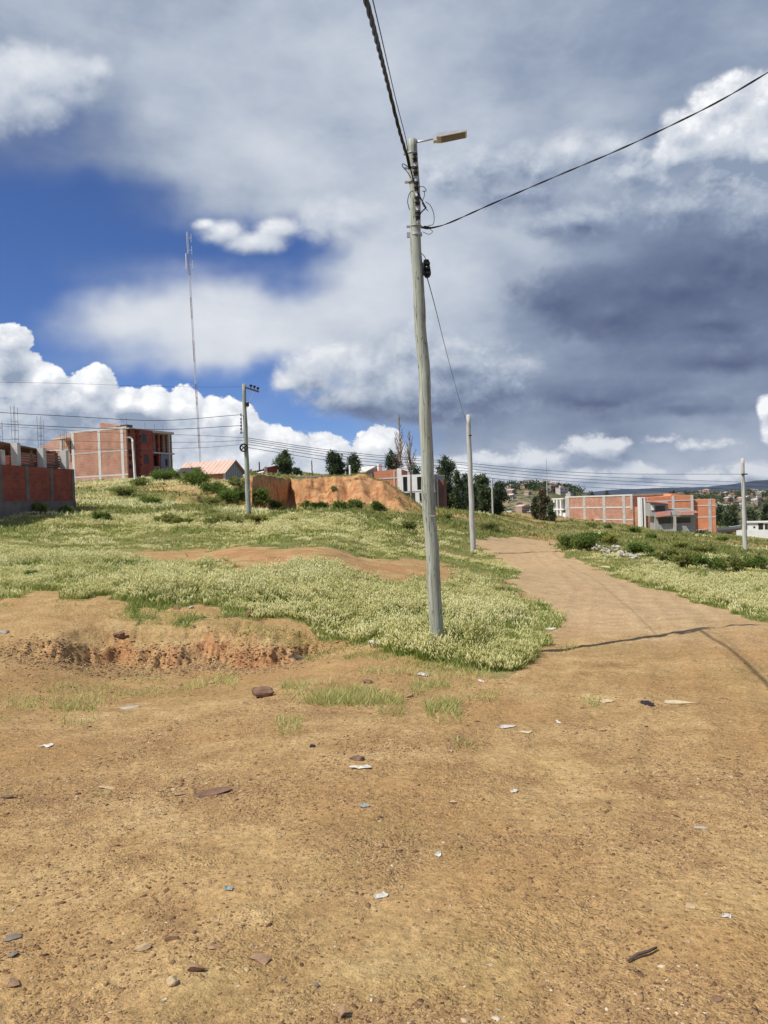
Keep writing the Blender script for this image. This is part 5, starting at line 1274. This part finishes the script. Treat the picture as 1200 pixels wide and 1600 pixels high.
for i, b_ in enumerate(BL): bush(b_[0], b_[1], b_[2], b_[3], b_[4], b_[5], b_[6], b_[7], flowers=b_[8], seed=i)
# ------------------------------------------------------------------ ground cover
def sample(n, y0, y1, rng, pw=1.0, spread=.62):
    y = y0*(y1/y0)**(rng.rand(n)**pw); u = (rng.rand(n)*2-1)*spread
    return u*y, y
def plume_t(sides=4):
    out = []
    for i in range(8):
        r_ = np.random.RandomState(i); vs = [(0, 0, 0)]
        for z, w in ((.28, .42), (.68, .36)):
            for k in range(sides): a_ = k*2*math.pi/sides+z; q = w*(.6+.8*r_.rand()); vs.append((math.cos(a_)*q, math.sin(a_)*q, z+.16*r_.randn()))
        vs.append((.1*r_.randn(), .1*r_.randn(), 1)); fs = []
        for k in range(sides):
            k2 = (k+1) % sides; fs += [(0, 1+k2, 1+k), (1+k, 1+k2, 1+sides+k2), (1+k, 1+sides+k2, 1+sides+k), (1+sides+k, 1+sides+k2, 1+2*sides)]
        out.append((vs, fs))
    return out
def blade_t():
    out = []
    for i in range(5):
        b_ = .15+.12*i; out.append(([(-.5, 0, 0), (.5, 0, 0), (.35, b_*.35, .55), (-.35, b_*.35, .55), (.0, b_, 1.0), (-.05, b_, .98)], [(0, 1, 2, 3), (3, 2, 4, 5)]))
    return out
PT = plume_t(); BT = blade_t()
def blades(name, x, y, z, hgt, wid, mats, rng, tone=None, lean=.35):
    n = len(x); pos = np.stack([x, y, z-.01], -1)
    scl = np.stack([wid*(.6+.8*rng.rand(n)), hgt, hgt*(.5+.7*rng.rand(n))], -1)
    return merge(name, BT, pos, scl, rng.rand(n)*6.28, rng.randn(n, 2)*lean, rng.rand(n) if tone is None else tone, mats)
rng = np.random.RandomState(21)
# -- pale plumes
x, y = sample(118000, 10.2, 62, rng, 1.0)
road, pl, gr, path = cover(x, y)
e1 = ~cover(x, y-.35)[1] | ~cover(x+.3, y)[1]; e2 = ~cover(x, y-.9)[1] | ~cover(x+.8, y)[1]; e3 = ~cover(x, y-1.7)[1] & (y < 30)
edge = e1 | e2
cl = fbm(x, y, .45, 3)+.5*fbm(x, y, 1.6, 2); bald = fbm(x+31, y*1.3, .38, 3)+.35*fbm(x, y*1.4, 1.3, 2)
pk = np.where(y < 30, .12+.88*sstep(bald, -.62, -.02), sstep(bald, -.35, .40))*np.where(e1, .30, np.where(e2, .55, np.where(e3, .85, 1)))*(.35+.65*sstep(fbm(x+7, y*1.2, 1.05, 3), -.6, -.05))
stray = gr & ~pl & ~path & (y < 45) & (fbm(x+3, y, .8, 3) > .25)
keep = (pl & (rng.rand(len(x)) < pk)) | (stray & (rng.rand(len(x)) < .22))
x, y, cl, edge = x[keep], y[keep], cl[keep], edge[keep]; z = H(x, y)
hp = (.13+.17*sstep(cl, -.7, .8)+.30*np.exp(-((x-base1.x-.3)**2/2.4+(y-base1.y+.15)**2/1.0)))*np.where(edge, .55, 1)*(.6+.8*rng.rand(len(x)))
k_ = 15; rad = .088*np.maximum(y/18, 1)*(.7+.6*rng.rand(len(x)))
rr_ = np.repeat(rad, k_)*np.sqrt(rng.rand(len(x)*k_)); aa = rng.rand(len(x)*k_)*6.28
X = np.repeat(x, k_)+rr_*np.cos(aa); Y = np.repeat(y, k_)+rr_*np.sin(aa); q_ = rr_/np.repeat(rad, k_)
hgt = np.repeat(hp, k_)*(1-.45*q_**2)*(.85+.3*rng.rand(len(X))); Z = np.repeat(z, k_)+hgt-.03
hs = .031*np.maximum(Y/22, 1)*(.6+.8*rng.rand(len(X)))
tl = np.stack([rng.randn(len(X))*.3+q_*.6, rng.randn(len(X))*.3], -1)
print('plumes', len(X))
top = merge('pale_plume_weeds', PT, np.stack([X, Y, Z], -1), np.stack([hs*.55, hs*.55, hs*1.8], -1), aa, tl, np.clip(np.repeat(.5+.3*cl+.22*rng.randn(len(x)), k_)+.15*rng.randn(len(X)), 0, 1), [M_plume])
tag(top, kind='stuff')
kk = (Y < 30) & (rng.rand(len(X)) < .7)
stems = blades('weed_stalks', X[kk], Y[kk], np.repeat(z, k_)[kk], hgt[kk]*1.05, np.full(kk.sum(), .007)*np.maximum(Y[kk]/14, 1), [M_blade], rng, lean=.2); tag(stems, kind='stuff')
# -- green leaves and grass under and around them
x, y = sample(720000, 10.2, 60, rng, 1.0)
road, pl, gr, path = cover(x, y)
cl = fbm(x+9, y, .7, 3)
p_ = np.where(pl, .30, np.where(gr, .26*sstep(cl, -.9, .5), 0))
p_ = np.where((y > 12) & ~pl, p_*.8, p_)
keep = rng.rand(len(x)) < p_
x, y, cl, pl_ = x[keep], y[keep], cl[keep], pl[keep]; z = H(x, y)
hh = np.where(pl_, .15, .085)*(.6+.8*rng.rand(len(x)))*np.where(y > 30, 1.3, 1)
dry = rng.rand(len(x)) < .25+.2*(cl < -.2)
wd = .010*np.maximum(y/14, 1)*1.5
print('blades', len(x))
tag(blades('green_grass', x[~dry], y[~dry], z[~dry], hh[~dry], wd[~dry], [M_blade], rng), kind='stuff')
tag(blades('dry_grass', x[dry], y[dry], z[dry], hh[dry], wd[dry], [M_dry], rng), kind='stuff')
# -- mid and far field: tufts
x, y = sample(150000, 45, 160, rng, .9)
road, pl, gr, path = cover(x, y)
st_ = np.abs(steps(x, y+.5)-steps(x, y-.5)); cl = fbm(x, y, .12, 4); cl2 = fbm(x, y, .6, 2)
keep = gr & ~road & (rng.rand(len(x)) < .75*sstep(cl+.4*cl2, -.7, .5)) & ((st_ < .35) | (x < -12.5))
x, y, cl, cl2 = x[keep], y[keep], cl[keep], cl2[keep]; z = H(x, y)
hh = (.16+.16*sstep(cl2, 0, .8))*(.5+.9*rng.rand(len(x))); wd = .12*np.maximum(y/70, .7)
px_, py_ = pix(x, y, z)
pale = ((px_ < 420) & (fbm(x+70, y, .16, 3) > -.2)) | (fbm(x+70, y, .16, 3) > .75)
tn = rng.rand(len(x))
tag(blades('field_grass', x[~pale], y[~pale], z[~pale], hh[~pale], wd[~pale], [M_shrub], rng, tn[~pale], .5), kind='stuff')
tag(blades('pale_field_grass', x[pale], y[pale], z[pale], hh[pale], wd[pale], [M_plume], rng, tn[pale]*.8, .5), kind='stuff')
# -- thin patches and tufts on the bare foreground
TUFT = [((440,1072),(560,1072),(632,1098),(628,1122),(560,1110),(450,1098)), ((640,1068),(700,1066),(712,1092),(640,1092)), ((668,1100),(720,1100),(722,1134),(665,1130)),
        ((85,1105),(150,1108),(152,1142),(88,1140)), ((0,1078),(120,1070),(260,1072),(160,1100),(60,1112),(0,1130)), ((290,1055),(370,1055),(372,1078),(290,1078)), ((430,1120),(475,1122),(470,1150),(432,1150)),
        ((720,1060),(800,1075),(770,1100),(712,1090)), ((905,1090),(945,1092),(942,1108),(908,1108)), ((875,1010),(900,1008),(900,1022),(876,1022)), ((712,1155),(740,1155),(740,1170),(712,1170)),
        ((135,1236),(170,1236),(168,1256),(135,1256)), ((560,1040),(760,1042),(780,1062),(700,1060),(560,1056)), ((170,1062),(290,1058),(300,1082),(180,1088))]
DENS = [1, .8, 1, .8, .30, .4, .4, .35, .5, .5, .5, .3, .4, .25]
xs2, ys2, hs2, tn2 = [], [], [], []
for po, dn in zip(TUFT, DENS):
    w = [tuple(G(a_, b_)[:2]) for a_, b_ in po]; xa, xb = min(q[0] for q in w), max(q[0] for q in w); ya, yb = min(q[1] for q in w), max(q[1] for q in w)
    n = int((xb-xa)*(yb-ya)*2600*dn); X, Y = rng.uniform(xa, xb, n), rng.uniform(ya, yb, n)
    k = inpoly(X, Y, w) & (fbm(X, Y, 1.6, 3) > -.15+rng.randn(n)*.25)
    xs2.append(X[k]); ys2.append(Y[k]); hs2.append(np.full(k.sum(), .05+.05*dn)); tn2.append(rng.rand(k.sum()))
X = np.concatenate(xs2); Y = np.concatenate(ys2); Hh = np.concatenate(hs2)*(.5+rng.rand(len(X))); Z = H(X, Y)
dr = rng.rand(len(X)) < .93
tag(blades('sparse_grass', X[~dr], Y[~dr], Z[~dr], Hh[~dr], np.full((~dr).sum(), .009), [M_blade], rng, lean=.6), kind='stuff')
tag(blades('sparse_dry_grass', X[dr], Y[dr], Z[dr], Hh[dr], np.full(dr.sum(), .009), [M_dry], rng, lean=.6), kind='stuff')
# -- fringe of short grass where the weeds end on bare soil
x, y = sample(160000, 10.2, 18, rng, 1.0, .6)
px_, py_ = pix(x, y, np.full_like(x, -.7)); road, pl, gr, path = cover(x, y)
fr = ~road & ~pl & ~path & (inpoly(x, y, wpoly([(-60,935),(120,935),(330,965),(560,1000),(780,1045),(840,1000),(850,1040),(800,1075),(680,1050),(560,1030),(440,1005),(300,985),(150,965),(-60,955)])))
k = fr & (fbm(x, y, .9, 3) > -.2+.4*rng.randn(len(x)))
x, y = x[k], y[k]; z = H(x, y); dr = rng.rand(len(x)) < .5; hh = .05*(.5+rng.rand(len(x)))
tag(blades('fringe_grass', x[~dr], y[~dr], z[~dr], hh[~dr], np.full((~dr).sum(), .010), [M_blade], rng, lean=.6), kind='stuff')
tag(blades('fringe_dry_grass', x[dr], y[dr], z[dr], hh[dr], np.full(dr.sum(), .010), [M_dry], rng, lean=.6), kind='stuff')
# ------------------------------------------------------------------ gravel, stones, litter
def rock_t(seed, sub=1, flat=.6, rough=.35):
    rr = np.random.RandomState(seed)
    t = (1+5**.5)/2
    v = np.array([(-1,t,0),(1,t,0),(-1,-t,0),(1,-t,0),(0,-1,t),(0,1,t),(0,-1,-t),(0,1,-t),(t,0,-1),(t,0,1),(-t,0,-1),(-t,0,1)], float); v /= np.linalg.norm(v[0])
    f = [(0,11,5),(0,5,1),(0,1,7),(0,7,10),(0,10,11),(1,5,9),(5,11,4),(11,10,2),(10,7,6),(7,1,8),(3,9,4),(3,4,2),(3,2,6),(3,6,8),(3,8,9),(4,9,5),(2,4,11),(6,2,10),(8,6,7),(9,8,1)]
    for _ in range(sub):
        v = list(map(tuple, v)); c = {}; nf = []
        def mid(a_, b_):
            k = (min(a_, b_), max(a_, b_))
            if k not in c: q = np.array(v[a_])+np.array(v[b_]); v.append(tuple(q/np.linalg.norm(q))); c[k] = len(v)-1
            return c[k]
        for a_, b_, d_ in f: x, y, z = mid(a_, b_), mid(b_, d_), mid(d_, a_); nf += [(a_, x, z), (b_, y, x), (d_, z, y), (x, y, z)]
        f = nf; v = np.array(v)
    n_ = rr.randn(13, 3); n_ /= np.linalg.norm(n_, axis=1)[:, None]; cut = .35+.4*rr.rand(13)       # facets from random planes
    for a_, c_ in zip(n_, cut):
        d_ = v@a_; k = d_ > c_; v[k] -= (d_[k]-c_)[:, None]*a_*.95
    v *= (1+rough*.15*rr.randn(len(v)))[:, None]
    v[:, 2] *= flat; v[:, 0] *= 1+.35*rr.rand()
    return v*.5, f
RT = [rock_t(i, 0, .55+.1*(i % 4)) for i in range(10)]
rng = np.random.RandomState(33)
def gravel(n, y0, y1, smin, smax, pw, name, spread=.62):
    x, y = sample(n, y0, y1, rng, 1.0, spread)
    road, pl, gr, path = cover(x, y)
    c = fbm(x, y, .9, 4)+.5*fbm(x, y, 3.7, 2)
    pr = np.where(road, .55, np.where(gr & (y > 12), .12, 1))*sstep(c, -1.1, .7)
    # litter of stones along the foot of the little bank
    k = rng.rand(n) < pr; x, y, c = x[k], y[k], c[k]; z = H(x, y); m = len(x)
    s_ = smin*(smax/smin)**(rng.rand(m)**pw); s_ = s_*(1+.5*sstep(c, 0, 1.2))
    sc = np.stack([s_*(.8+.5*rng.rand(m)), s_*(.7+.4*rng.rand(m)), s_*(.45+.5*rng.rand(m))], -1)
    tone = np.clip(.40+.22*rng.randn(m)+(rng.rand(m) < .03)*.45, 0, 1)
    print(name, m)
    return tag(merge(name, RT, np.stack([x, y, z-s_*.06], -1), sc, rng.rand(m)*6.28, rng.randn(m, 2)*.25, tone, [M_gravel]), kind='stuff')
gravel(330000, 2.3, 13, .005, .024, 2.4, 'gravel')
gravel(60000, 2.3, 9, .009, .022, 1.6, 'gravel')
gravel(14000, 2.3, 16, .020, .06, 2.6, 'pebbles')
# patches of broken clods
cx, cy, cs, ct = [], [], [], []
for (px, py, wx, wy, nn) in ((570,1180,110,26,420),(600,1080,70,20,200),(330,1243,70,14,220),(409,1086,30,12,90),(60,1500,90,60,160),(20,1250,50,16,110),(200,1245,110,24,160),(90,1075,130,30,260),(700,1075,120,20,150),(290,1480,90,60,110),(980,1098,140,14,180),(900,1340,200,60,260),(520,1250,160,50,300),(120,1390,160,60,260)):
    a_ = rng.randn(nn, 2)*.5
    for u_, v_ in a_:
        q = G(px+u_*wx, py+v_*wy) if nn < 1 else None
        d0 = 1.7/max(.05, ((py+v_*wy)-(787-.035*(px+u_*wx-600)))/1200-.06); cx.append((px+u_*wx-600)/1200*d0); cy.append(d0); cs.append(.010*(3.6)**(rng.rand()**2)*max(1, d0/7)); ct.append(rng.normal(.30, .2))
cx, cy, cs, ct = map(np.array, (cx, cy, cs, ct)); cz = H(cx, cy)
tag(merge('soil_clods', RT, np.stack([cx, cy, cz], -1), np.stack([cs*1.2, cs, cs*.8], -1), rng.rand(len(cx))*6.28, rng.randn(len(cx), 2)*.3, np.clip(ct, 0, .9), [M_gravel]), kind='stuff')
# rubble on and under the small bank
n = 16000; x = rng.uniform(-7.5, .4, n); y = bank_line(x)+rng.randn(n)*.35+.10
k = rng.rand(n) < np.clip(bank_h(x)*3+.1, 0, 1)*.8; x, y = x[k], y[k]; z = H(x, y); m = len(x); s_ = .015*(5.0)**(rng.rand(m)**2.6)
tag(merge('bank_rubble', RT, np.stack([x, y, z], -1), np.stack([s_*1.2, s_, s_*.7], -1), rng.rand(m)*6.28, rng.randn(m, 2)*.3, np.clip(.42+.22*rng.randn(m), 0, 1), [M_gravel]), kind='stuff')
def rocks(name, px, py, wpx, m, label, flat=.5, asp=1.0, seed=0, group=None, cat='stone', sub=2, sink=.2, rz=None):
    g = G(px, py); w = wpx/1200*g.y; v, f = rock_t(seed*7+3, sub, flat, .25)
    v = np.array(v)*w*1.0; v[:, 1] *= asp; v[:, 2] += (v[:, 2].max()-v[:, 2].min())*(.5-sink)
    o = mesh_obj(name, v, [tuple(q) for q in f], [m]); o.location = g; o.rotation_euler = (random.uniform(-.1, .1), random.uniform(-.1, .1), random.uniform(-.4, .4) if rz is None else rz)
    return tag(o, label, cat, group)
RK = [ # px, py, width px, material, label, flat, aspect
 (409,1090,44,M_stone_red,'large dark red boulder lump on bare soil, right of the eroded bank foot',.5,.8),
 (383,1101,12,M_stone_tan,'small tan stone at the left foot of the dark red boulder',.7,.8),
 (345,1070,12,M_stone,'rounded stone left of the dark red boulder, right one of a pair',.8,.8),
 (332,1068,9,M_stone_tan,'rounded stone left of the dark red boulder, left one of a pair',.8,.8),
 (281,1072,10,M_stone,'round tan stone below the middle of the eroded bank',.8,.8),
 (112,1075,14,M_stone_red,'dark stone lying on soil below the left part of the bank',.5,.7),
 (392,965,22,M_stone_red,'reddish rock half buried in the pale weeds above the bank',.7,.8),
 (275,953,16,M_stone,'brown rock at the front edge of the pale weeds',.6,.7),
 (298,952,12,M_stone_pale,'pale rock at the front edge of the pale weeds',.5,.7),
 (190,998,26,M_stone_red,'dark red clod stuck in the top of the eroded bank',.8,.6),
 (462,1030,20,M_stone_grey,'dark grey stone at the right end of the bank',.6,.7),
 (6,990,16,M_stone_pale,'pale stone at the left edge above the bank',.7,.8),
 (575,1068,22,M_stone_red,'dark reddish clod in the bare soil below the white paper scrap',.4,.7),
 (640,1090,16,M_stone,'brown clod among the yellowish tufts below the lamp pole',.4,.7),
 (490,1167,12,M_cloth,'small black lump on the bare soil, in the middle of the picture',.7,.8),
 (560,1188,30,M_stone_red,'broken reddish clods right of the black lump',.3,.8),
 (330,1243,60,M_stone_red,'wide dark purple outcrop flush with the ground, left of centre',.15,.6),
 (281,1243,18,M_stone,'brown flat stone just left of the dark purple outcrop',.35,.8),
 (12,1248,30,M_stone_red,'dark flat stone at the left edge, level with the purple outcrop',.3,.7),
 (170,1233,30,M_stone_tan,'flat tan slab left of the dark purple outcrop',.15,.5),
 (220,1486,34,M_stone_tan,'flat tan stone with dark right edge, lower left foreground',.35,.6),
 (268,1470,18,M_stone,'upright shard of brown stone beside the flat tan stone',.9,.4),
 (330,1482,28,M_stone,'flat reddish stone right of the upright shard',.3,.6),
 (268,1538,24,M_stone_tan,'angular pale tan stone in the lower left foreground',.7,.8),
 (302,1518,34,M_stone,'brown stone touching the angular pale tan stone',.5,.7),
 (411,1502,38,M_stone,'flat triangular brown stone in the foreground',.3,.8),
 (494,1541,13,M_stone_grey,'small round dark blue grey stone in the foreground',.7,.9),
 (442,1532,9,M_stone_grey,'tiny blue grey pebble left of the round grey stone',.6,.9),
 (536,1588,26,M_stone,'brown block stone at the bottom edge',.8,.7),
 (18,1495,24,M_stone_grey,'grey stone at the left edge, lower foreground',.4,.8),
 (20,1540,36,M_stone,'dull brown stone at the left edge near the bottom',.4,.8),
 (16,1470,30,M_stone_grey,'flat grey slab at the left edge, above the other grey stone',.2,.8),
 (708,1256,14,M_stone_tan,'pale stone chip right of centre on the bare soil',.6,.8),
 (906,1582,20,M_stone,'flat brown stone near the bottom edge at right',.3,.8),
 (1120,1562,26,M_stone_red,'dark reddish clod near the bottom right corner',.2,.7),
 (1100,1296,24,M_stone_pale,'pale flat stone chip at the right, in the bare yard',.12,.5),
 (1080,1418,26,M_stone_tan,'flat yellowish stone flush with the ground at right',.08,.8)]
for i, r_ in enumerate(RK): rocks('stone', r_[0], r_[1], r_[2], r_[3], r_[4], r_[5], r_[6], seed=i)
# rubble pile by the road: each block one stone
rr = random.Random(4); pile = []
for i in range(74):
    t = rr.random(); px = 926+76*t; py = 858+14*t+rr.uniform(-5, 5)
    lay = rr.random()**1.6
    g = G(px, py); w = rr.uniform(.22, .46); v, f = rock_t(200+i % 12, 1, .55, .25); v = np.array(v)*w
    o = mesh_obj('rubble_stone', v, [tuple(q) for q in f], [M_stone_pale]) if i < 12 else None
    if o is None: o = pile[i % 12].copy(); COL.objects.link(o)
    pile.append(o); o.location = g+Vector((0, 0, w*.10+lay*.26*(1-abs(t-.4)*1.3))); o.rotation_euler = (rr.uniform(-.5, .5), rr.uniform(-.5, .5), rr.uniform(0, 6.28))
    tag(o, 'pale stone lying in the rubble pile beside the dirt road', 'stone', 'stones of the rubble pile beside the road')
# litter
def scrap(px, py, wpx, dpx, m, label, name='paper_scrap', crumple=.3, seed=0, cat='litter'):
    g = G(px, py); w = wpx/1200*g.y; dl = dpx/1200*g.y/max(.12, (1.7-g.z)/g.y*1.0)
    r_ = np.random.RandomState(seed+3); n = 11; V = [(0, 0, w*crumple*.3)]; F_ = []
    ol = .55+.75*r_.rand(n)
    for q in (.35, .7, 1.0):
        for k in range(n):
            a_ = 2*math.pi*(k+.3*r_.randn()*.4)/n; rad = q*(ol[k] if q > .6 else .9)
            V.append((math.cos(a_)*w/2*rad, math.sin(a_)*dl/2*rad, .003+w*crumple*.45*r_.rand()*(1.15-q)+(.012*r_.rand() if q == 1 else 0)))
    for k in range(n):
        k2 = (k+1) % n; F_.append((0, 1+k, 1+k2))
        for q in range(2): F_ += [(1+q*n+k, 1+(q+1)*n+k, 1+(q+1)*n+k2), (1+q*n+k, 1+(q+1)*n+k2, 1+q*n+k2)]
    o = mesh_obj(name, V, F_, [m], smooth=False); o.location = g; o.rotation_euler = (0, 0, r_.uniform(-.3, .3))
    md = o.modifiers.new('thick', 'SOLIDIFY'); md.thickness = .004
    return tag(o, label, cat)
for i, s_ in enumerate([
 (587,1005,20,8,M_paper,'crumpled white paper in the grass edge left of the lamp pole foot','paper_scrap',.7),
 (658,1055,12,5,M_paper,'white and grey rag lump below the lamp pole foot, left part','rag',1.2),
 (668,1057,10,4,M_stone_pale,'grey rag lump below the lamp pole foot, right part','rag',1.0),
 (859,983,18,4,M_paper,'small white plastic scrap on the road edge near the pole shadow','plastic_scrap',.3),
 (752,1066,6,4,M_paper,'tiny white scrap right of the rag lump','paper_scrap',.6),
 (790,1137,30,5,M_paper,'white plastic strip on the soil, left one of two','plastic_scrap',.15),
 (822,1146,26,5,M_tanlit,'cream plastic strip on the soil, right one of two','plastic_scrap',.15),
 (872,1130,7,6,M_paper,'small white ball of litter right of the two strips','paper_scrap',1.0),
 (1010,1101,20,7,M_cloth,'crumpled black litter near the right road edge','rag',.8),
 (945,1097,34,6,M_tanlit,'thin cream smear of litter left of the crumpled black litter','plastic_scrap',.1),
 (1060,1099,46,4,M_tanlit,'thin cream smear of litter right of the crumpled black litter','plastic_scrap',.1),
 (564,1200,34,5,M_paper,'curved white strip below the centre of the picture','plastic_scrap',.25),
 (568,1262,16,7,M_plastic_b,'small turquoise plastic scrap in the foreground','plastic_scrap',.4),
 (73,1167,26,5,M_paper,'white paper strip on soil at the left','paper_scrap',.3),
 (358,1391,14,7,M_plastic_b,'pale turquoise scrap left of centre in the foreground','plastic_scrap',.5),
 (596,1403,22,8,M_paper,'flat white scrap in the foreground centre','paper_scrap',.2),
 (685,1336,12,6,M_paper,'small white chip right of centre','paper_scrap',.5),
 (803,1238,12,4,M_paper,'tiny white scrap in the yard, right of centre','paper_scrap',.5),
 (1136,1434,20,7,M_paper,'white wrapper lying near the right edge of the foreground','wrapper',.7),
 (704,1175,10,3,M_stone_tan,'little cream chip of litter below the road mouth','plastic_scrap',.4),
 (200,1107,34,6,M_stone_pale,'pale grey patch of crushed litter on the soil at left','plastic_scrap',.1),
 (262,852,6,4,M_paper,'tiny white bag far in the green strip on the left','paper_scrap',1.0),
 (1010,905,10,5,M_paper,'pale litter in the weeds beyond the right roadside','paper_scrap',1.0),
 (948,887,9,4,M_tanlit,'cream litter below the rubble pile','paper_scrap',1.0)]):
    scrap(*s_[:6], name=s_[6], crumple=s_[7], seed=i)
# the stick
a_ = G(981, 1507); b_ = G(1026, 1486); e_ = b_-a_
mb = MB(); mb.tube([Vector((0, 0, .012)), e_*.35+Vector((0, .004, .016)), e_*.7+Vector((0, -.003, .015)), e_+Vector((0, 0, .013))], [.005, .007, .0065, .005], 7)
st = mb.build('stick', [M_rebar], smooth=True); st.location = a_; tag(st, 'short dark stick lying on the bare soil in the lower right foreground', 'stick')
# ------------------------------------------------------------------ the air
def haze(dens):
    m = bpy.data.materials.new('air'); m.use_nodes = True; T = NT(m.node_tree); T.n.clear()
    v = T.new('ShaderNodeVolumePrincipled', {'Color': (.80, .86, .95, 1), 'Density': dens, 'Anisotropy': .2})
    o_ = T.new('ShaderNodeOutputMaterial'); T.l.new(v.outputs[0], o_.inputs['Volume'])
    b_ = MB(); b_.box(-11000, 11000, -60, 9900, -75, 330); o = b_.build('haze', [m]); tag(o, kind='stuff')
haze(2.6e-5)
